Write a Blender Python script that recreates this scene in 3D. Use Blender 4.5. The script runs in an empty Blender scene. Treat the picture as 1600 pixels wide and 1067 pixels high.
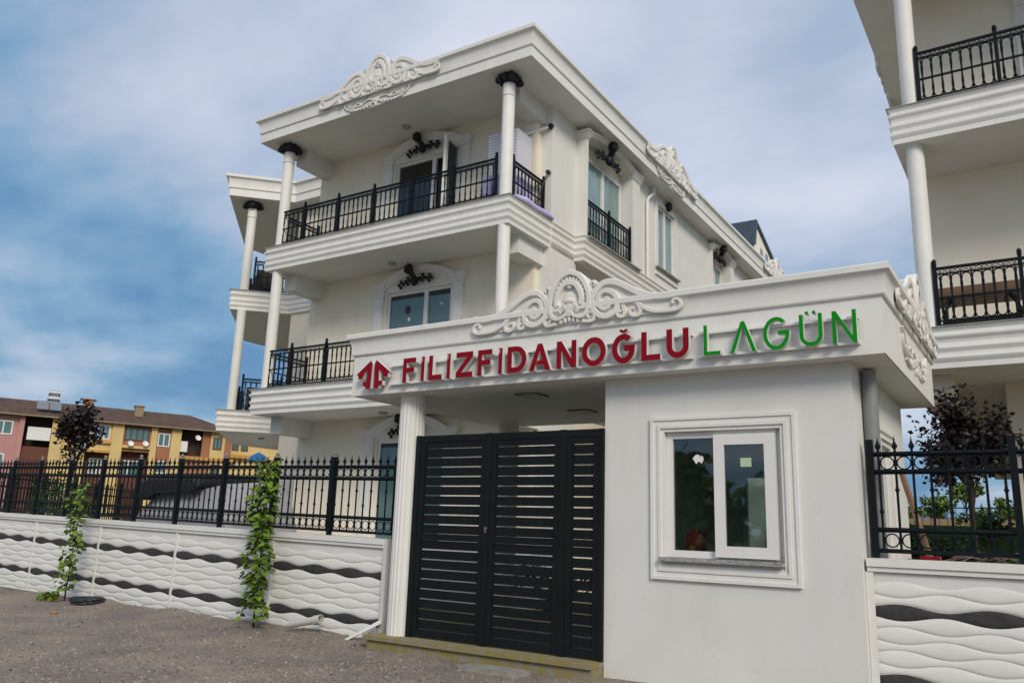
import bpy, bmesh, math, random
from mathutils import Vector, Matrix, noise
random.seed(7)
R = math.radians
PI = math.pi
scene = bpy.context.scene
C = scene.collection
# ------------------------------------------------------------------ camera
cd = bpy.data.cameras.new("camera")
cam = bpy.data.objects.new("camera", cd)
C.objects.link(cam)
scene.camera = cam
PITCH, ROLL, YAW = 0.2251, 0.0336, -0.5874
fw = Vector((math.sin(YAW)*math.cos(PITCH), math.cos(YAW)*math.cos(PITCH), math.sin(PITCH)))
rt = Vector((math.cos(YAW), -math.sin(YAW), 0))
up = rt.cross(fw)
r2 = rt*math.cos(ROLL) + up*math.sin(ROLL)
u2 = -rt*math.sin(ROLL) + up*math.cos(ROLL)
M = Matrix((r2, u2, -fw)).transposed().to_4x4()
M.translation = Vector((3.739, -7.370, 1.35))
cam.matrix_world = M
cd.sensor_width = 36
cd.lens = 1270.32/1600*36
cd.clip_start = 0.05
cd.clip_end = 2000
# ------------------------------------------------------------------ world, sun, exposure
SUN_EL, SUN_AZ = 33, 50          # azimuth of where the sun stands, from -Y towards +X
w = bpy.data.worlds.new("World"); scene.world = w; w.use_nodes = True
nt = w.node_tree; N = nt.nodes; L = nt.links; N.clear()
def nd(t, **k):
    n = N.new(t)
    for a, b in k.items(): setattr(n, a, b)
    return n
def mth(op, a, b=None):
    n = nd('ShaderNodeMath', operation=op)
    for i, v in enumerate((a, b)):
        if v is None: continue
        if isinstance(v, (int, float)): n.inputs[i].default_value = v
        else: L.new(v, n.inputs[i])
    return n.outputs[0]
sky = nd('ShaderNodeTexSky', sky_type='NISHITA', sun_disc=False)
sky.sun_elevation = R(SUN_EL)
sky.sun_rotation = R(180 - SUN_AZ)
sky.air_density = 1.2; sky.dust_density = 1.5
bg1 = nd('ShaderNodeBackground'); bg1.inputs[1].default_value = 0.10
L.new(sky.outputs[0], bg1.inputs[0])
tc = nd('ShaderNodeTexCoord'); sp = nd('ShaderNodeSeparateXYZ'); L.new(tc.outputs['Generated'], sp.inputs[0])
zc = mth('ADD', mth('MAXIMUM', sp.outputs[2], 0.0), 0.22)
cb = nd('ShaderNodeCombineXYZ')
L.new(mth('DIVIDE', sp.outputs[0], zc), cb.inputs[0]); L.new(mth('DIVIDE', sp.outputs[1], zc), cb.inputs[1])
mp = nd('ShaderNodeMapping'); mp.inputs['Rotation'].default_value = (0, 0, R(35)); mp.inputs['Scale'].default_value = (0.75, 1.0, 1)
mp.inputs['Location'].default_value = (3.1, 0.7, 0)
L.new(cb.outputs[0], mp.inputs[0])
n1 = nd('ShaderNodeTexNoise'); n1.inputs['Scale'].default_value = 1.15; n1.inputs['Detail'].default_value = 5; n1.inputs['Roughness'].default_value = 0.5
n1.inputs['Distortion'].default_value = 0.25
L.new(mp.outputs[0], n1.inputs[0])
n2 = nd('ShaderNodeTexNoise'); n2.inputs['Scale'].default_value = 2.8; n2.inputs['Detail'].default_value = 6; n2.inputs['Roughness'].default_value = 0.55
L.new(mp.outputs[0], n2.inputs[0])
# clouds thicken with height above the horizon and towards the north-east (+x)
bias = mth('ADD', mth('MULTIPLY', sp.outputs[2], 0.60), mth('MULTIPLY', mth('MULTIPLY', sp.outputs[0], sp.outputs[2]), 0.25))
den = mth('ADD', mth('ADD', mth('MULTIPLY', n1.outputs[0], 1.0), mth('MULTIPLY', n2.outputs[0], 0.46)), bias)
den = mth('DIVIDE', mth('SUBTRACT', den, 0.66), 0.54)
cr = nd('ShaderNodeValToRGB'); L.new(den, cr.inputs[0])
e = cr.color_ramp.elements
e[0].position = 0.0; e[0].color = (0.085, 0.22, 0.42, 1)
e[1].position = 1.0; e[1].color = (0.70, 0.71, 0.81, 1)
for p, c in ((0.2, (0.18, 0.33, 0.50, 1)), (0.45, (0.40, 0.475, 0.61, 1)), (0.72, (0.56, 0.61, 0.73, 1))):
    x = cr.color_ramp.elements.new(p); x.color = c
bg2 = nd('ShaderNodeBackground'); bg2.inputs[1].default_value = 1.0
L.new(cr.outputs[0], bg2.inputs[0])
mx = nd('ShaderNodeMixShader'); mx.inputs[0].default_value = 0.88
L.new(bg1.outputs[0], mx.inputs[1]); L.new(bg2.outputs[0], mx.inputs[2])
out = nd('ShaderNodeOutputWorld'); L.new(mx.outputs[0], out.inputs[0])
sd = bpy.data.lights.new("sun", 'SUN'); sd.energy = 1.8; sd.angle = R(18); sd.color = (1.0, 0.905, 0.765)
so = bpy.data.objects.new("sun", sd); C.objects.link(so)
d_ = Vector((math.sin(R(SUN_AZ))*math.cos(R(SUN_EL)), -math.cos(R(SUN_AZ))*math.cos(R(SUN_EL)), math.sin(R(SUN_EL))))
so.rotation_euler = d_.to_track_quat('Z', 'Y').to_euler()
vs = scene.view_settings
vs.view_transform = 'Standard'; vs.look = 'None'; vs.exposure = 0.22; vs.gamma = 1; vs.use_curve_mapping = False

# ------------------------------------------------------------------ materials
MATS = {}
def mat(name, col, rough=0.7, var=0.0, vscale=5, bump=0.0, bscale=60, metal=0, spec=0.4, col2=None, island=0.0, detail=4, c2lo=0.45, c2hi=0.65):
    if name in MATS: return MATS[name]
    m = bpy.data.materials.new(name); m.use_nodes = True
    t = m.node_tree; b = t.nodes['Principled BSDF']
    b.inputs['Base Color'].default_value = (*col, 1); b.inputs['Roughness'].default_value = rough
    b.inputs['Metallic'].default_value = metal; b.inputs['Specular IOR Level'].default_value = spec
    co = t.nodes.new('ShaderNodeTexCoord'); src = None
    if var or col2:
        n = t.nodes.new('ShaderNodeTexNoise'); n.inputs['Scale'].default_value = vscale; n.inputs['Detail'].default_value = detail
        t.links.new(co.outputs['Object'], n.inputs[0])
        r = t.nodes.new('ShaderNodeValToRGB'); t.links.new(n.outputs[0], r.inputs[0])
        a = [max(0, c*(1-var)) for c in col]; z = col2 if col2 else [min(1, c*(1+var)) for c in col]
        r.color_ramp.elements[0].position = c2lo if col2 else 0.3; r.color_ramp.elements[0].color = (*(col if col2 else a), 1)
        r.color_ramp.elements[1].position = c2hi if col2 else 0.7; r.color_ramp.elements[1].color = (*z, 1)
        src = r.outputs[0]
    if island:
        g = t.nodes.new('ShaderNodeNewGeometry'); o = t.nodes.new('ShaderNodeObjectInfo')
        ad = t.nodes.new('ShaderNodeMath'); ad.operation = 'ADD'
        t.links.new(g.outputs['Random Per Island'], ad.inputs[0]); t.links.new(o.outputs['Random'], ad.inputs[1])
        fr = t.nodes.new('ShaderNodeMath'); fr.operation = 'FRACT'; t.links.new(ad.outputs[0], fr.inputs[0])
        mr = t.nodes.new('ShaderNodeMapRange'); mr.inputs[3].default_value = 1-island; mr.inputs[4].default_value = 1+island
        t.links.new(fr.outputs[0], mr.inputs[0])
        h = t.nodes.new('ShaderNodeHueSaturation'); t.links.new(mr.outputs[0], h.inputs['Value'])
        if src: t.links.new(src, h.inputs['Color'])
        else: h.inputs['Color'].default_value = (*col, 1)
        src = h.outputs[0]
    if name in ('white_render', 'cream_render', 'white_moulding', 'cast_ornament') and src:
        mpp = t.nodes.new('ShaderNodeMapping'); mpp.inputs['Scale'].default_value = (7, 7, .55); t.links.new(co.outputs['Object'], mpp.inputs[0])
        n3 = t.nodes.new('ShaderNodeTexNoise'); n3.inputs['Scale'].default_value = 1.0; n3.inputs['Detail'].default_value = 6; n3.inputs['Roughness'].default_value = .6; t.links.new(mpp.outputs[0], n3.inputs[0])
        n4 = t.nodes.new('ShaderNodeTexNoise'); n4.inputs['Scale'].default_value = 2.3; n4.inputs['Detail'].default_value = 7; t.links.new(co.outputs['Object'], n4.inputs[0])
        r3 = t.nodes.new('ShaderNodeValToRGB'); t.links.new(n3.outputs[0], r3.inputs[0]); r3.color_ramp.elements[0].position = .34; r3.color_ramp.elements[1].position = .50
        r3.color_ramp.elements[0].color = (.80, .79, .745, 1); r3.color_ramp.elements[1].color = (1, 1, 1, 1)
        r4 = t.nodes.new('ShaderNodeValToRGB'); t.links.new(n4.outputs[0], r4.inputs[0]); r4.color_ramp.elements[0].position = .30; r4.color_ramp.elements[1].position = .55
        r4.color_ramp.elements[0].color = (.90, .89, .86, 1); r4.color_ramp.elements[1].color = (1, 1, 1, 1)
        for rr in (r3, r4):
            mm = t.nodes.new('ShaderNodeMixRGB'); mm.blend_type = 'MULTIPLY'; mm.inputs[0].default_value = .13 if rr is r3 else .30
            t.links.new(src, mm.inputs[1]); t.links.new(rr.outputs[0], mm.inputs[2]); src = mm.outputs[0]
    if src: t.links.new(src, b.inputs['Base Color'])
    if bump:
        n = t.nodes.new('ShaderNodeTexNoise'); n.inputs['Scale'].default_value = bscale; n.inputs['Detail'].default_value = 5
        t.links.new(co.outputs['Object'], n.inputs[0])
        bp = t.nodes.new('ShaderNodeBump'); bp.inputs['Strength'].default_value = bump; bp.inputs['Distance'].default_value = 0.01
        t.links.new(n.outputs[0], bp.inputs['Height']); t.links.new(bp.outputs[0], b.inputs['Normal'])
    MATS[name] = m; return m
white = mat('white_render', (0.71, 0.71, 0.675), 0.75, var=0.035, vscale=1.3, bump=0.25, bscale=90)
cream = mat('cream_render', (0.82, 0.755, 0.63), 0.8, var=0.03, vscale=1.1, bump=0.2, bscale=80)
moul = mat('white_moulding', (0.75, 0.745, 0.705), 0.6, var=0.03, vscale=3, bump=0.1, bscale=50)
orn = mat('cast_ornament', (0.74, 0.72, 0.68), 0.6, var=0.04, vscale=6, bump=0.15, bscale=70)
upvc = mat('white_plastic_frame', (0.74, 0.73, 0.71), 0.35, var=0.02)
iron = mat('painted_iron', (0.005, 0.009, 0.012), 0.55, var=0.2, vscale=9, spec=0.15)
blk = mat('black_cast', (0.010, 0.011, 0.013), 0.55, var=0.3, vscale=12)
gatem = mat('gate_charcoal', (0.010, 0.0125, 0.0135), 0.55, var=0.15, vscale=3, spec=0.12)
granite = mat('granite', (0.20, 0.20, 0.19), 0.6, col2=(0.42, 0.42, 0.39), vscale=70, c2lo=0.4, c2hi=0.6)
coping = mat('grey_coping', (0.28, 0.28, 0.26), 0.7, var=0.25, vscale=8)
mossy = mat('mossy_stone', (0.25, 0.235, 0.19), 0.9, col2=(0.25, 0.205, 0.07), vscale=11, bump=0.5, bscale=40, c2lo=0.38, c2hi=0.56)
red = mat('sign_red', (0.23, 0.002, 0.009), 0.55, spec=0.15)
green = mat('sign_green', (0.002, 0.24, 0.006), 0.5, spec=0.15)
signside = mat('sign_side', (0.60, 0.63, 0.62), 0.4)
stripe = mat('grey_black_paint', (0.040, 0.038, 0.038), 0.7, var=0.3, vscale=14, bump=0.2)
grey_pipe = mat('grey_pipe', (0.23, 0.24, 0.24), 0.45, var=0.1)
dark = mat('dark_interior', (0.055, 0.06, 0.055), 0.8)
leafg = mat('leaf_green', (0.095, 0.16, 0.014), 0.6, island=0.7)
leafd = mat('leaf_dark_green', (0.035, 0.085, 0.015), 0.55, island=0.5)
leafp = mat('leaf_purple', (0.015, 0.008, 0.010), 0.5, island=0.6)
leafy = mat('leaf_far_green', (0.10, 0.17, 0.03), 0.6, island=0.5)
bark = mat('bark', (0.035, 0.026, 0.02), 0.9, var=0.3, bump=0.5, bscale=40)
wood = mat('brown_wood', (0.20, 0.12, 0.07), 0.6, var=0.3, vscale=6)
def glassmat(name, tint=(0.75, 0.85, 0.8), gl=0.18):
    m = bpy.data.materials.new(name); m.use_nodes = True; t = m.node_tree; t.nodes.clear()
    o = t.nodes.new('ShaderNodeOutputMaterial'); a = t.nodes.new('ShaderNodeBsdfTransparent'); a.inputs[0].default_value = (*tint, 1)
    g = t.nodes.new('ShaderNodeBsdfGlossy'); g.inputs['Roughness'].default_value = 0.02
    f = t.nodes.new('ShaderNodeFresnel'); f.inputs[0].default_value = 1.5
    ad = t.nodes.new('ShaderNodeMath'); ad.operation = 'ADD'; ad.inputs[1].default_value = gl; t.links.new(f.outputs[0], ad.inputs[0])
    x = t.nodes.new('ShaderNodeMixShader'); t.links.new(ad.outputs[0], x.inputs[0]); t.links.new(a.outputs[0], x.inputs[1]); t.links.new(g.outputs[0], x.inputs[2])
    t.links.new(x.outputs[0], o.inputs[0]); return m
glass = glassmat('clear_glass', (0.86, 0.93, 0.90), 0.04)
teal = mat('teal_tinted_pane', (0.085, 0.165, 0.17), 0.09, var=0.12, vscale=2, spec=0.9)
tealc = mat('curtained_pane', (0.17, 0.28, 0.28), 0.12, var=0.15, vscale=3, spec=0.8)
# ------------------------------------------------------------------ mesh builder
class MB:
    def __init__(s): s.v = []; s.f = []; s.mi = []; s.cur = 0; s.smooth = []; s.sm = False
    def add(s, vs, fs):
        o = len(s.v); s.v += [tuple(v) for v in vs]
        for f in fs: s.f.append(tuple(i+o for i in f)); s.mi.append(s.cur); s.smooth.append(s.sm)
    def box(s, x0, x1, y0, y1, z0, z1):
        s.add([(x0,y0,z0),(x1,y0,z0),(x1,y1,z0),(x0,y1,z0),(x0,y0,z1),(x1,y0,z1),(x1,y1,z1),(x0,y1,z1)],
              [(0,3,2,1),(4,5,6,7),(0,1,5,4),(1,2,6,5),(2,3,7,6),(3,0,4,7)]); return s
    def prism_z(s, poly, z0, z1):
        n = len(poly)
        s.add([(x,y,z0) for x,y in poly]+[(x,y,z1) for x,y in poly],
              [tuple(range(n))[::-1], tuple(range(n,2*n))]+[(i,(i+1)%n,(i+1)%n+n,i+n) for i in range(n)]); return s
    def prism_y(s, poly, y0, y1, side=None):      # poly in (x,z); y0 is the front
        n = len(poly); c = s.cur
        o = len(s.v); s.v += [(x,y0,z) for x,z in poly]+[(x,y1,z) for x,z in poly]
        s.f += [tuple(o+i for i in range(n)), tuple(o+n+i for i in reversed(range(n)))]; s.mi += [c, c]; s.smooth += [False]*2
        for i in range(n): s.f.append((o+i, o+i+n, o+(i+1)%n+n, o+(i+1)%n)); s.mi.append(side if side is not None else c); s.smooth.append(False)
        return s
    def tube(s, path, r, n=6, closed=False, rs=None):
        P = [Vector(p) for p in path]; m = len(P); vs = []; fs = []
        prev = None
        for i, p in enumerate(P):
            a = P[(i-1) % m] if closed or i > 0 else p; b = P[(i+1) % m] if closed or i < m-1 else p
            t = (b-a).normalized()
            if prev is None:
                u = t.cross(Vector((0,0,1)))
                if u.length < 0.1: u = t.cross(Vector((1,0,0)))
            else: u = prev - t*prev.dot(t)
            u.normalize(); prev = u; v = t.cross(u)
            rr = rs[i] if rs else r
            vs += [p+(u*math.cos(2*PI*k/n)+v*math.sin(2*PI*k/n))*rr for k in range(n)]
        for i in range(m if closed else m-1):
            j = (i+1) % m
            fs += [(i*n+k, i*n+(k+1)%n, j*n+(k+1)%n, j*n+k) for k in range(n)]
        if not closed: fs += [tuple(range(n))[::-1], tuple((m-1)*n+k for k in range(n))]
        s.add(vs, fs); return s
    def lathe(s, prof, c=(0,0,0), n=10):          # prof (r,z)
        vs = []; fs = []; m = len(prof)
        for r, z in prof: vs += [(c[0]+r*math.cos(2*PI*k/n), c[1]+r*math.sin(2*PI*k/n), c[2]+z) for k in range(n)]
        for i in range(m-1): fs += [(i*n+k, i*n+(k+1)%n, (i+1)*n+(k+1)%n, (i+1)*n+k) for k in range(n)]
        fs += [tuple(range(n))[::-1], tuple((m-1)*n+k for k in range(n))]
        s.add(vs, fs); return s
    def ball(s, c, r, n=8, m=5, sq=(1,1,1)):
        pr = [(max(1e-3, math.sin(PI*i/m)), -math.cos(PI*i/m)) for i in range(m+1)]
        vs = []; fs = []
        for q, z in pr: vs += [(c[0]+r*sq[0]*q*math.cos(2*PI*k/n), c[1]+r*sq[1]*q*math.sin(2*PI*k/n), c[2]+r*sq[2]*z) for k in range(n)]
        for i in range(m): fs += [(i*n+k, i*n+(k+1)%n, (i+1)*n+(k+1)%n, (i+1)*n+k) for k in range(n)]
        s.add(vs, fs); return s
    def sweep(s, path, prof, closed=False, cap=True):
        """path: plan points (x,y), outward is to the RIGHT of travel; prof: (out,z) list"""
        P = [Vector(p) for p in path]; m = len(P); k = len(prof); vs = []
        for i in range(m):
            ds = []
            if closed or i > 0: ds.append((P[i]-P[i-1]).normalized())
            if closed or i < m-1: ds.append((P[(i+1)%m]-P[i]).normalized())
            ns = [Vector((d.y, -d.x)) for d in ds]
            if len(ns) == 2:
                q = ns[0]+ns[1]; q = q/max(0.2, q.dot(ns[0]))
            else: q = ns[0]
            vs += [(P[i].x+q.x*o, P[i].y+q.y*o, z) for o, z in prof]
        fs = []
        for i in range(m if closed else m-1):
            j = (i+1) % m
            fs += [(i*k+a, j*k+a, j*k+a+1, i*k+a+1) for a in range(k-1)]
        if cap and not closed: fs += [tuple(range(k)), tuple((m-1)*k+a for a in reversed(range(k)))]
        s.add(vs, fs); return s
    def ribbon(s, path, w, y0, dep, closed=False, flat=False, side=None, mir=False):
        """a band in the x,z plane, front at y0 (towards -y) and dep deep; w may taper (w0,w1)"""
        m = len(path); P = [Vector(p) for p in path]; vs = []
        if isinstance(w, (int, float)): w = (w, w)
        prof = [(-.5, 1), (-.5, 0), (.5, 0), (.5, 1)] if flat else [(-.5, 1), (-.5, .22), (-.38, .0), (.38, 0.), (.5, .22), (.5, 1)]
        k = len(prof)
        for i in range(m):
            ds = []
            if closed or i > 0: ds.append((P[i]-P[i-1]).normalized())
            if closed or i < m-1: ds.append((P[(i+1)%m]-P[i]).normalized())
            ns = [Vector((-d.y, d.x)) for d in ds]
            q = ns[0]
            if len(ns) == 2: q = ns[0]+ns[1]; q = q/max(0.5, q.dot(ns[0]))
            ww = w[0]+(w[1]-w[0])*i/max(1, m-1)
            vs += [(P[i].x+q.x*a*ww, y0+b*dep, P[i].y+q.y*a*ww) for a, b in prof]
        o = len(s.v); s.v += vs
        for i in range(m if closed else m-1):
            j = (i+1) % m
            for a in range(k-1):
                s.f.append((o+i*k+a, o+i*k+a+1, o+j*k+a+1, o+j*k+a)); s.smooth.append(False)
                s.mi.append(s.cur if (side is None or a == 1) else side)
        if not closed:
            s.f += [tuple(o+a for a in range(k)), tuple(o+(m-1)*k+a for a in reversed(range(k)))]
            s.mi += [side if side is not None else s.cur]*2; s.smooth += [False]*2
        return s
    def build(s, name, m, parent=None, loc=(0,0,0), rz=0, smooth=None):
        me = bpy.data.meshes.new(name); me.from_pydata(s.v, [], s.f); me.update()
        ms = m if isinstance(m, (list, tuple)) else [m]
        for q in ms: me.materials.append(q)
        if len(ms) > 1: me.polygons.foreach_set('material_index', s.mi)
        bm = bmesh.new(); bm.from_mesh(me); bmesh.ops.recalc_face_normals(bm, faces=bm.faces); bm.to_mesh(me); bm.free()
        o = bpy.data.objects.new(name, me); C.objects.link(o); o.location = loc; o.rotation_euler = (0,0,rz)
        if parent: o.parent = parent
        if smooth: me.shade_smooth(); me.set_sharp_from_angle(angle=R(smooth))
        return o
def tag(o, label=None, cat=None, group=None, kind=None):
    for k, v in (('label', label), ('category', cat), ('group', group), ('kind', kind)):
        if v: o[k] = v
    return o
def thing(name, label, cat, loc=(0,0,0), rz=0, group=None):
    o = bpy.data.objects.new(name, None); C.objects.link(o); o.location = loc; o.rotation_euler = (0,0,rz)
    o.empty_display_size = 0.3
    return tag(o, label, cat, group)
def cp(o, parent=None, loc=None, rz=None):
    c = o.copy(); C.objects.link(c)
    if parent is not None: c.parent = parent
    if loc is not None: c.location = loc
    if rz is not None: c.rotation_euler = (0,0,rz)
    return c
def smooth_path(pts, n=4, closed=False):
    out = []; m = len(pts)
    for i in range(m if closed else m-1):
        g = lambda j: Vector(pts[j % m] if closed else pts[max(0, min(m-1, j))])
        p0, p1, p2, p3 = g(i-1), g(i), g(i+1), g(i+2)
        for k in range(n):
            t = k/n
            out.append(0.5*((2*p1)+(p2-p0)*t+(2*p0-5*p1+4*p2-p3)*t*t+(3*p1-p0-3*p2+p3)*t**3))
    if not closed: out.append(Vector(pts[-1]))
    return out
# ------------------------------------------------------------------ ground
def gz(x, y):
    h = 0.02*noise.noise(Vector((x*0.8, y*0.8, 0)))+0.008*noise.noise(Vector((x*4, y*4, 3)))
    d = abs(y-0.1-0.035*(-3-x))
    if x < -2.9: h += (0.035+0.09*max(0, noise.noise(Vector((x*1.1, 5, 0)))+0.1))*math.exp(-((y-0.10+0.036*(x+3))/.33)**2)
    h -= 0.05*math.exp(-((x+4.55)**2/0.25+(y+0.05)**2/0.03))
    return h
gm = bpy.data.materials.new('gravel_soil'); gm.use_nodes = True
t = gm.node_tree; b = t.nodes['Principled BSDF']; co = t.nodes.new('ShaderNodeTexCoord')
def tex(tp, sc, det=4):
    n = t.nodes.new(tp); n.inputs['Scale'].default_value = sc
    if tp.endswith('Noise'): n.inputs['Detail'].default_value = det
    t.links.new(co.outputs['Object'], n.inputs[0]); return n
v1 = tex('ShaderNodeTexVoronoi', 48); v2 = tex('ShaderNodeTexVoronoi', 110); nb = tex('ShaderNodeTexNoise', 1.1, 6); nf = tex('ShaderNodeTexNoise', 30, 6)
hs = t.nodes.new('ShaderNodeValToRGB'); t.links.new(v1.outputs['Color'], hs.inputs[0])
hs.color_ramp.elements[0].color = (0.095, 0.082, 0.068, 1); hs.color_ramp.elements[1].color = (0.40, 0.355, 0.30, 1); hs.color_ramp.elements[0].position = 0.1
hs2 = t.nodes.new('ShaderNodeValToRGB'); t.links.new(v2.outputs['Color'], hs2.inputs[0])
hs2.color_ramp.elements[0].color = (0.08, 0.068, 0.06, 1); hs2.color_ramp.elements[1].color = (0.47, 0.42, 0.36, 1)
mixa = t.nodes.new('ShaderNodeMixRGB'); mixa.inputs[0].default_value = 0.5; t.links.new(hs.outputs[0], mixa.inputs[1]); t.links.new(hs2.outputs[0], mixa.inputs[2])
rb = t.nodes.new('ShaderNodeValToRGB'); t.links.new(nb.outputs[0], rb.inputs[0]); rb.color_ramp.elements[0].position = 0.35; rb.color_ramp.elements[1].position = 0.7
rb.color_ramp.elements[0].color = (0.78, 0.76, 0.78, 1); rb.color_ramp.elements[1].color = (1.3, 1.22, 1.12, 1)
mixb = t.nodes.new('ShaderNodeMixRGB'); mixb.blend_type = 'MULTIPLY'; mixb.inputs[0].default_value = 1; t.links.new(mixa.outputs[0], mixb.inputs[1]); t.links.new(rb.outputs[0], mixb.inputs[2])
t.links.new(mixb.outputs[0], b.inputs['Base Color']); b.inputs['Roughness'].default_value = 0.9
bp = t.nodes.new('ShaderNodeBump'); bp.inputs['Strength'].default_value = 1.0; bp.inputs['Distance'].default_value = 0.02
t.links.new(v1.outputs['Distance'], bp.inputs['Height'])
bp2 = t.nodes.new('ShaderNodeBump'); bp2.inputs['Strength'].default_value = 0.6; bp2.inputs['Distance'].default_value = 0.006; t.links.new(v2.outputs['Distance'], bp2.inputs['Height'])
t.links.new(bp.outputs[0], bp2.inputs['Normal']); t.links.new(bp2.outputs[0], b.inputs['Normal'])
g = MB(); g.sm = True
xs = [-60, -35, -22] + [-16+0.16*i for i in range(150)] + [9, 12, 20, 40]
ys = [-60, -30, -15, -9] + [-7+0.16*i for i in range(46)]
vi = [(x, y, gz(x, y) if -16 <= x <= 8 and -7 < y < 0.3 else 0) for y in ys for x in xs]
nx = len(xs)
g.add(vi, [(j*nx+i, j*nx+i+1, (j+1)*nx+i+1, (j+1)*nx+i) for j in range(len(ys)-1) for i in range(nx-1)])
tag(g.build('gravel_road', gm), 'grey brown gravel yard in front of the wall and gate', kind='structure')
lawn = mat('meadow', (0.085, 0.10, 0.03), 0.9, col2=(0.20, 0.15, 0.075), vscale=0.25, bump=0.6, bscale=5, c2lo=0.5, c2hi=0.75)
m_ = MB(); m_.add([(-900, -900, -0.1), (900, -900, -0.1), (900, 900, -0.1), (-900, 900, -0.1)], [(0, 1, 2, 3)])
tag(m_.build('meadow', lawn), kind='structure')
m_ = MB(); m_.add([(-60, 0.34, 0.0), (40, 0.34, 0.0), (40, 60, 0.0), (-60, 60, 0.0)], [(0, 1, 2, 3)])
soil = mat('garden_soil', (0.22, 0.165, 0.11), 0.95, col2=(0.10, 0.12, 0.035), vscale=1.2, bump=0.8, bscale=25, c2lo=0.42, c2hi=0.6)
tag(m_.build('garden_soil', soil), kind='structure')
pave = mat('pale_paving', (0.17, 0.155, 0.13), 0.85, var=0.15, vscale=4, bump=0.3)
m_ = MB(); m_.add([(-2.6, 0.3, 0.006), (2.3, 0.3, 0.006), (2.3, 26, 0.006), (-2.6, 26, 0.006)], [(0, 1, 2, 3)])
tag(m_.build('garden_path', pave), kind='structure')
# loose stones: real geometry, too many to count
g = MB()
def pebble(g, x, y, s, z=None):
    z = gz(x, y) if z is None else z
    a = random.random()*6.28; q = []
    for k in range(5):
        an = a+k*1.257; rr = s*random.uniform(.6, 1.1); q.append((x+rr*math.cos(an), y+rr*math.sin(an), z-s*0.2))
    q += [(x+s*random.uniform(-.35, .35), y+s*random.uniform(-.35, .35), z+s*random.uniform(.35, .8)) for _ in range(1)]
    g.add(q, [(0, 1, 5), (1, 2, 5), (2, 3, 5), (3, 4, 5), (4, 0, 5)])
for i in range(34000):
    t_ = random.random(); D = 2.8+t_*t_*10
    a = YAW+random.uniform(-0.62, 0.5)
    x = 3.739+D/math.cos(a-YAW)*math.sin(a); y = -7.37+D/math.cos(a-YAW)*math.cos(a)
    if y > 0.15+(0.034*(-3-x) if x < -3 else 0) or (x > -2.7 and y > -0.32): continue
    pebble(g, x, y, random.choice((0.007, 0.009, 0.011, 0.013, 0.016, 0.019, 0.025)))
peb = mat('loose_stones', (0.20, 0.175, 0.15), 0.9, island=0.65)
tag(g.build('loose_gravel', peb), 'loose small stones scattered over the gravel yard', 'gravel', kind='stuff')
g = MB()
for i in range(260):
    D = random.uniform(3, 11); a = YAW+random.uniform(-0.6, 0.3)
    x = 3.739+D*math.sin(a); y = -7.37+D*math.cos(a)
    if y > 0 or (x > -2.7 and y > -0.35): continue
    pebble(g, x, y, random.uniform(0.008, 0.018))
tag(g.build('pale_chips', mat('pale_chips', (0.5, 0.45, 0.38), 0.8, island=0.3)), 'pale stone chips lying among the gravel', 'gravel', kind='stuff')

# ------------------------------------------------------------------ ornament shapes (cartouche, garland)
A_ = [(1.204,0.168),(1.123,0.159),(1.0,0.16),(0.9,0.177),(0.791,0.22),(0.688,0.279),(0.583,0.343),(0.477,0.379),(0.387,0.371),(0.324,0.324),(0.279,0.263),(0.262,0.181),(0.29,0.102),(0.354,0.044),(0.435,0.026),(0.505,0.051),(0.544,0.104),(0.553,0.177),(0.522,0.239),(0.468,0.28),(0.406,0.292),(0.352,0.262),(0.334,0.205),(0.353,0.144),(0.398,0.109),(0.443,0.116),(0.465,0.155),(0.447,0.199),(0.415,0.211)]
C_ = [(1.14,0.068),(1.133,0.099),(1.161,0.116),(1.202,0.097),(1.215,0.049),(1.173,0.013),(1.056,0.008),(0.93,0.023),(0.831,0.069),(0.773,0.125),(0.701,0.171),(0.635,0.166),(0.605,0.132)]
C2 = [(0.701,0.171),(0.759,0.127),(0.795,0.06),(0.78,0.007),(0.723,0.0),(0.679,0.04),(0.701,0.079),(0.737,0.07)]
D_ = [(0.605,0.132),(0.627,0.053),(0.613,0.01),(0.569,0.008),(0.546,0.042),(0.568,0.067),(0.591,0.05)]
E_ = [(-0.004,0.55),(0.101,0.509),(0.174,0.425),(0.218,0.318),(0.232,0.201),(0.215,0.117),(0.172,0.065),(0.109,0.058),(0.045,0.087),(0.02,0.133),(0.036,0.168),(0.083,0.169),(0.108,0.137),(0.084,0.111)]
F_ = [(0.247,0.299),(0.235,0.359),(0.245,0.401),(0.276,0.411),(0.3,0.386),(0.277,0.364)]
G_ = [(0.157,0.009),(0.22,0.0),(0.269,0.0),(0.296,0.036),(0.28,0.08),(0.234,0.093),(0.211,0.06),(0.242,0.028)]
H_ = [(-0.01,0.437),(0.071,0.411),(0.128,0.33),(0.15,0.24),(0.131,0.185)]
P_ = [(0.0,0.582),(0.101,0.546),(0.197,0.466),(0.237,0.42),(0.276,0.437),(0.315,0.405),(0.339,0.38),(0.4,0.40),(0.492,0.397),(0.612,0.335),(0.774,0.236),(0.917,0.198),(1.058,0.193),(1.20,0.19),(1.2,0.12),(1.1,0.03),(0.9,0.01),(0.419,0.0),(0.0,0.0)]
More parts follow.
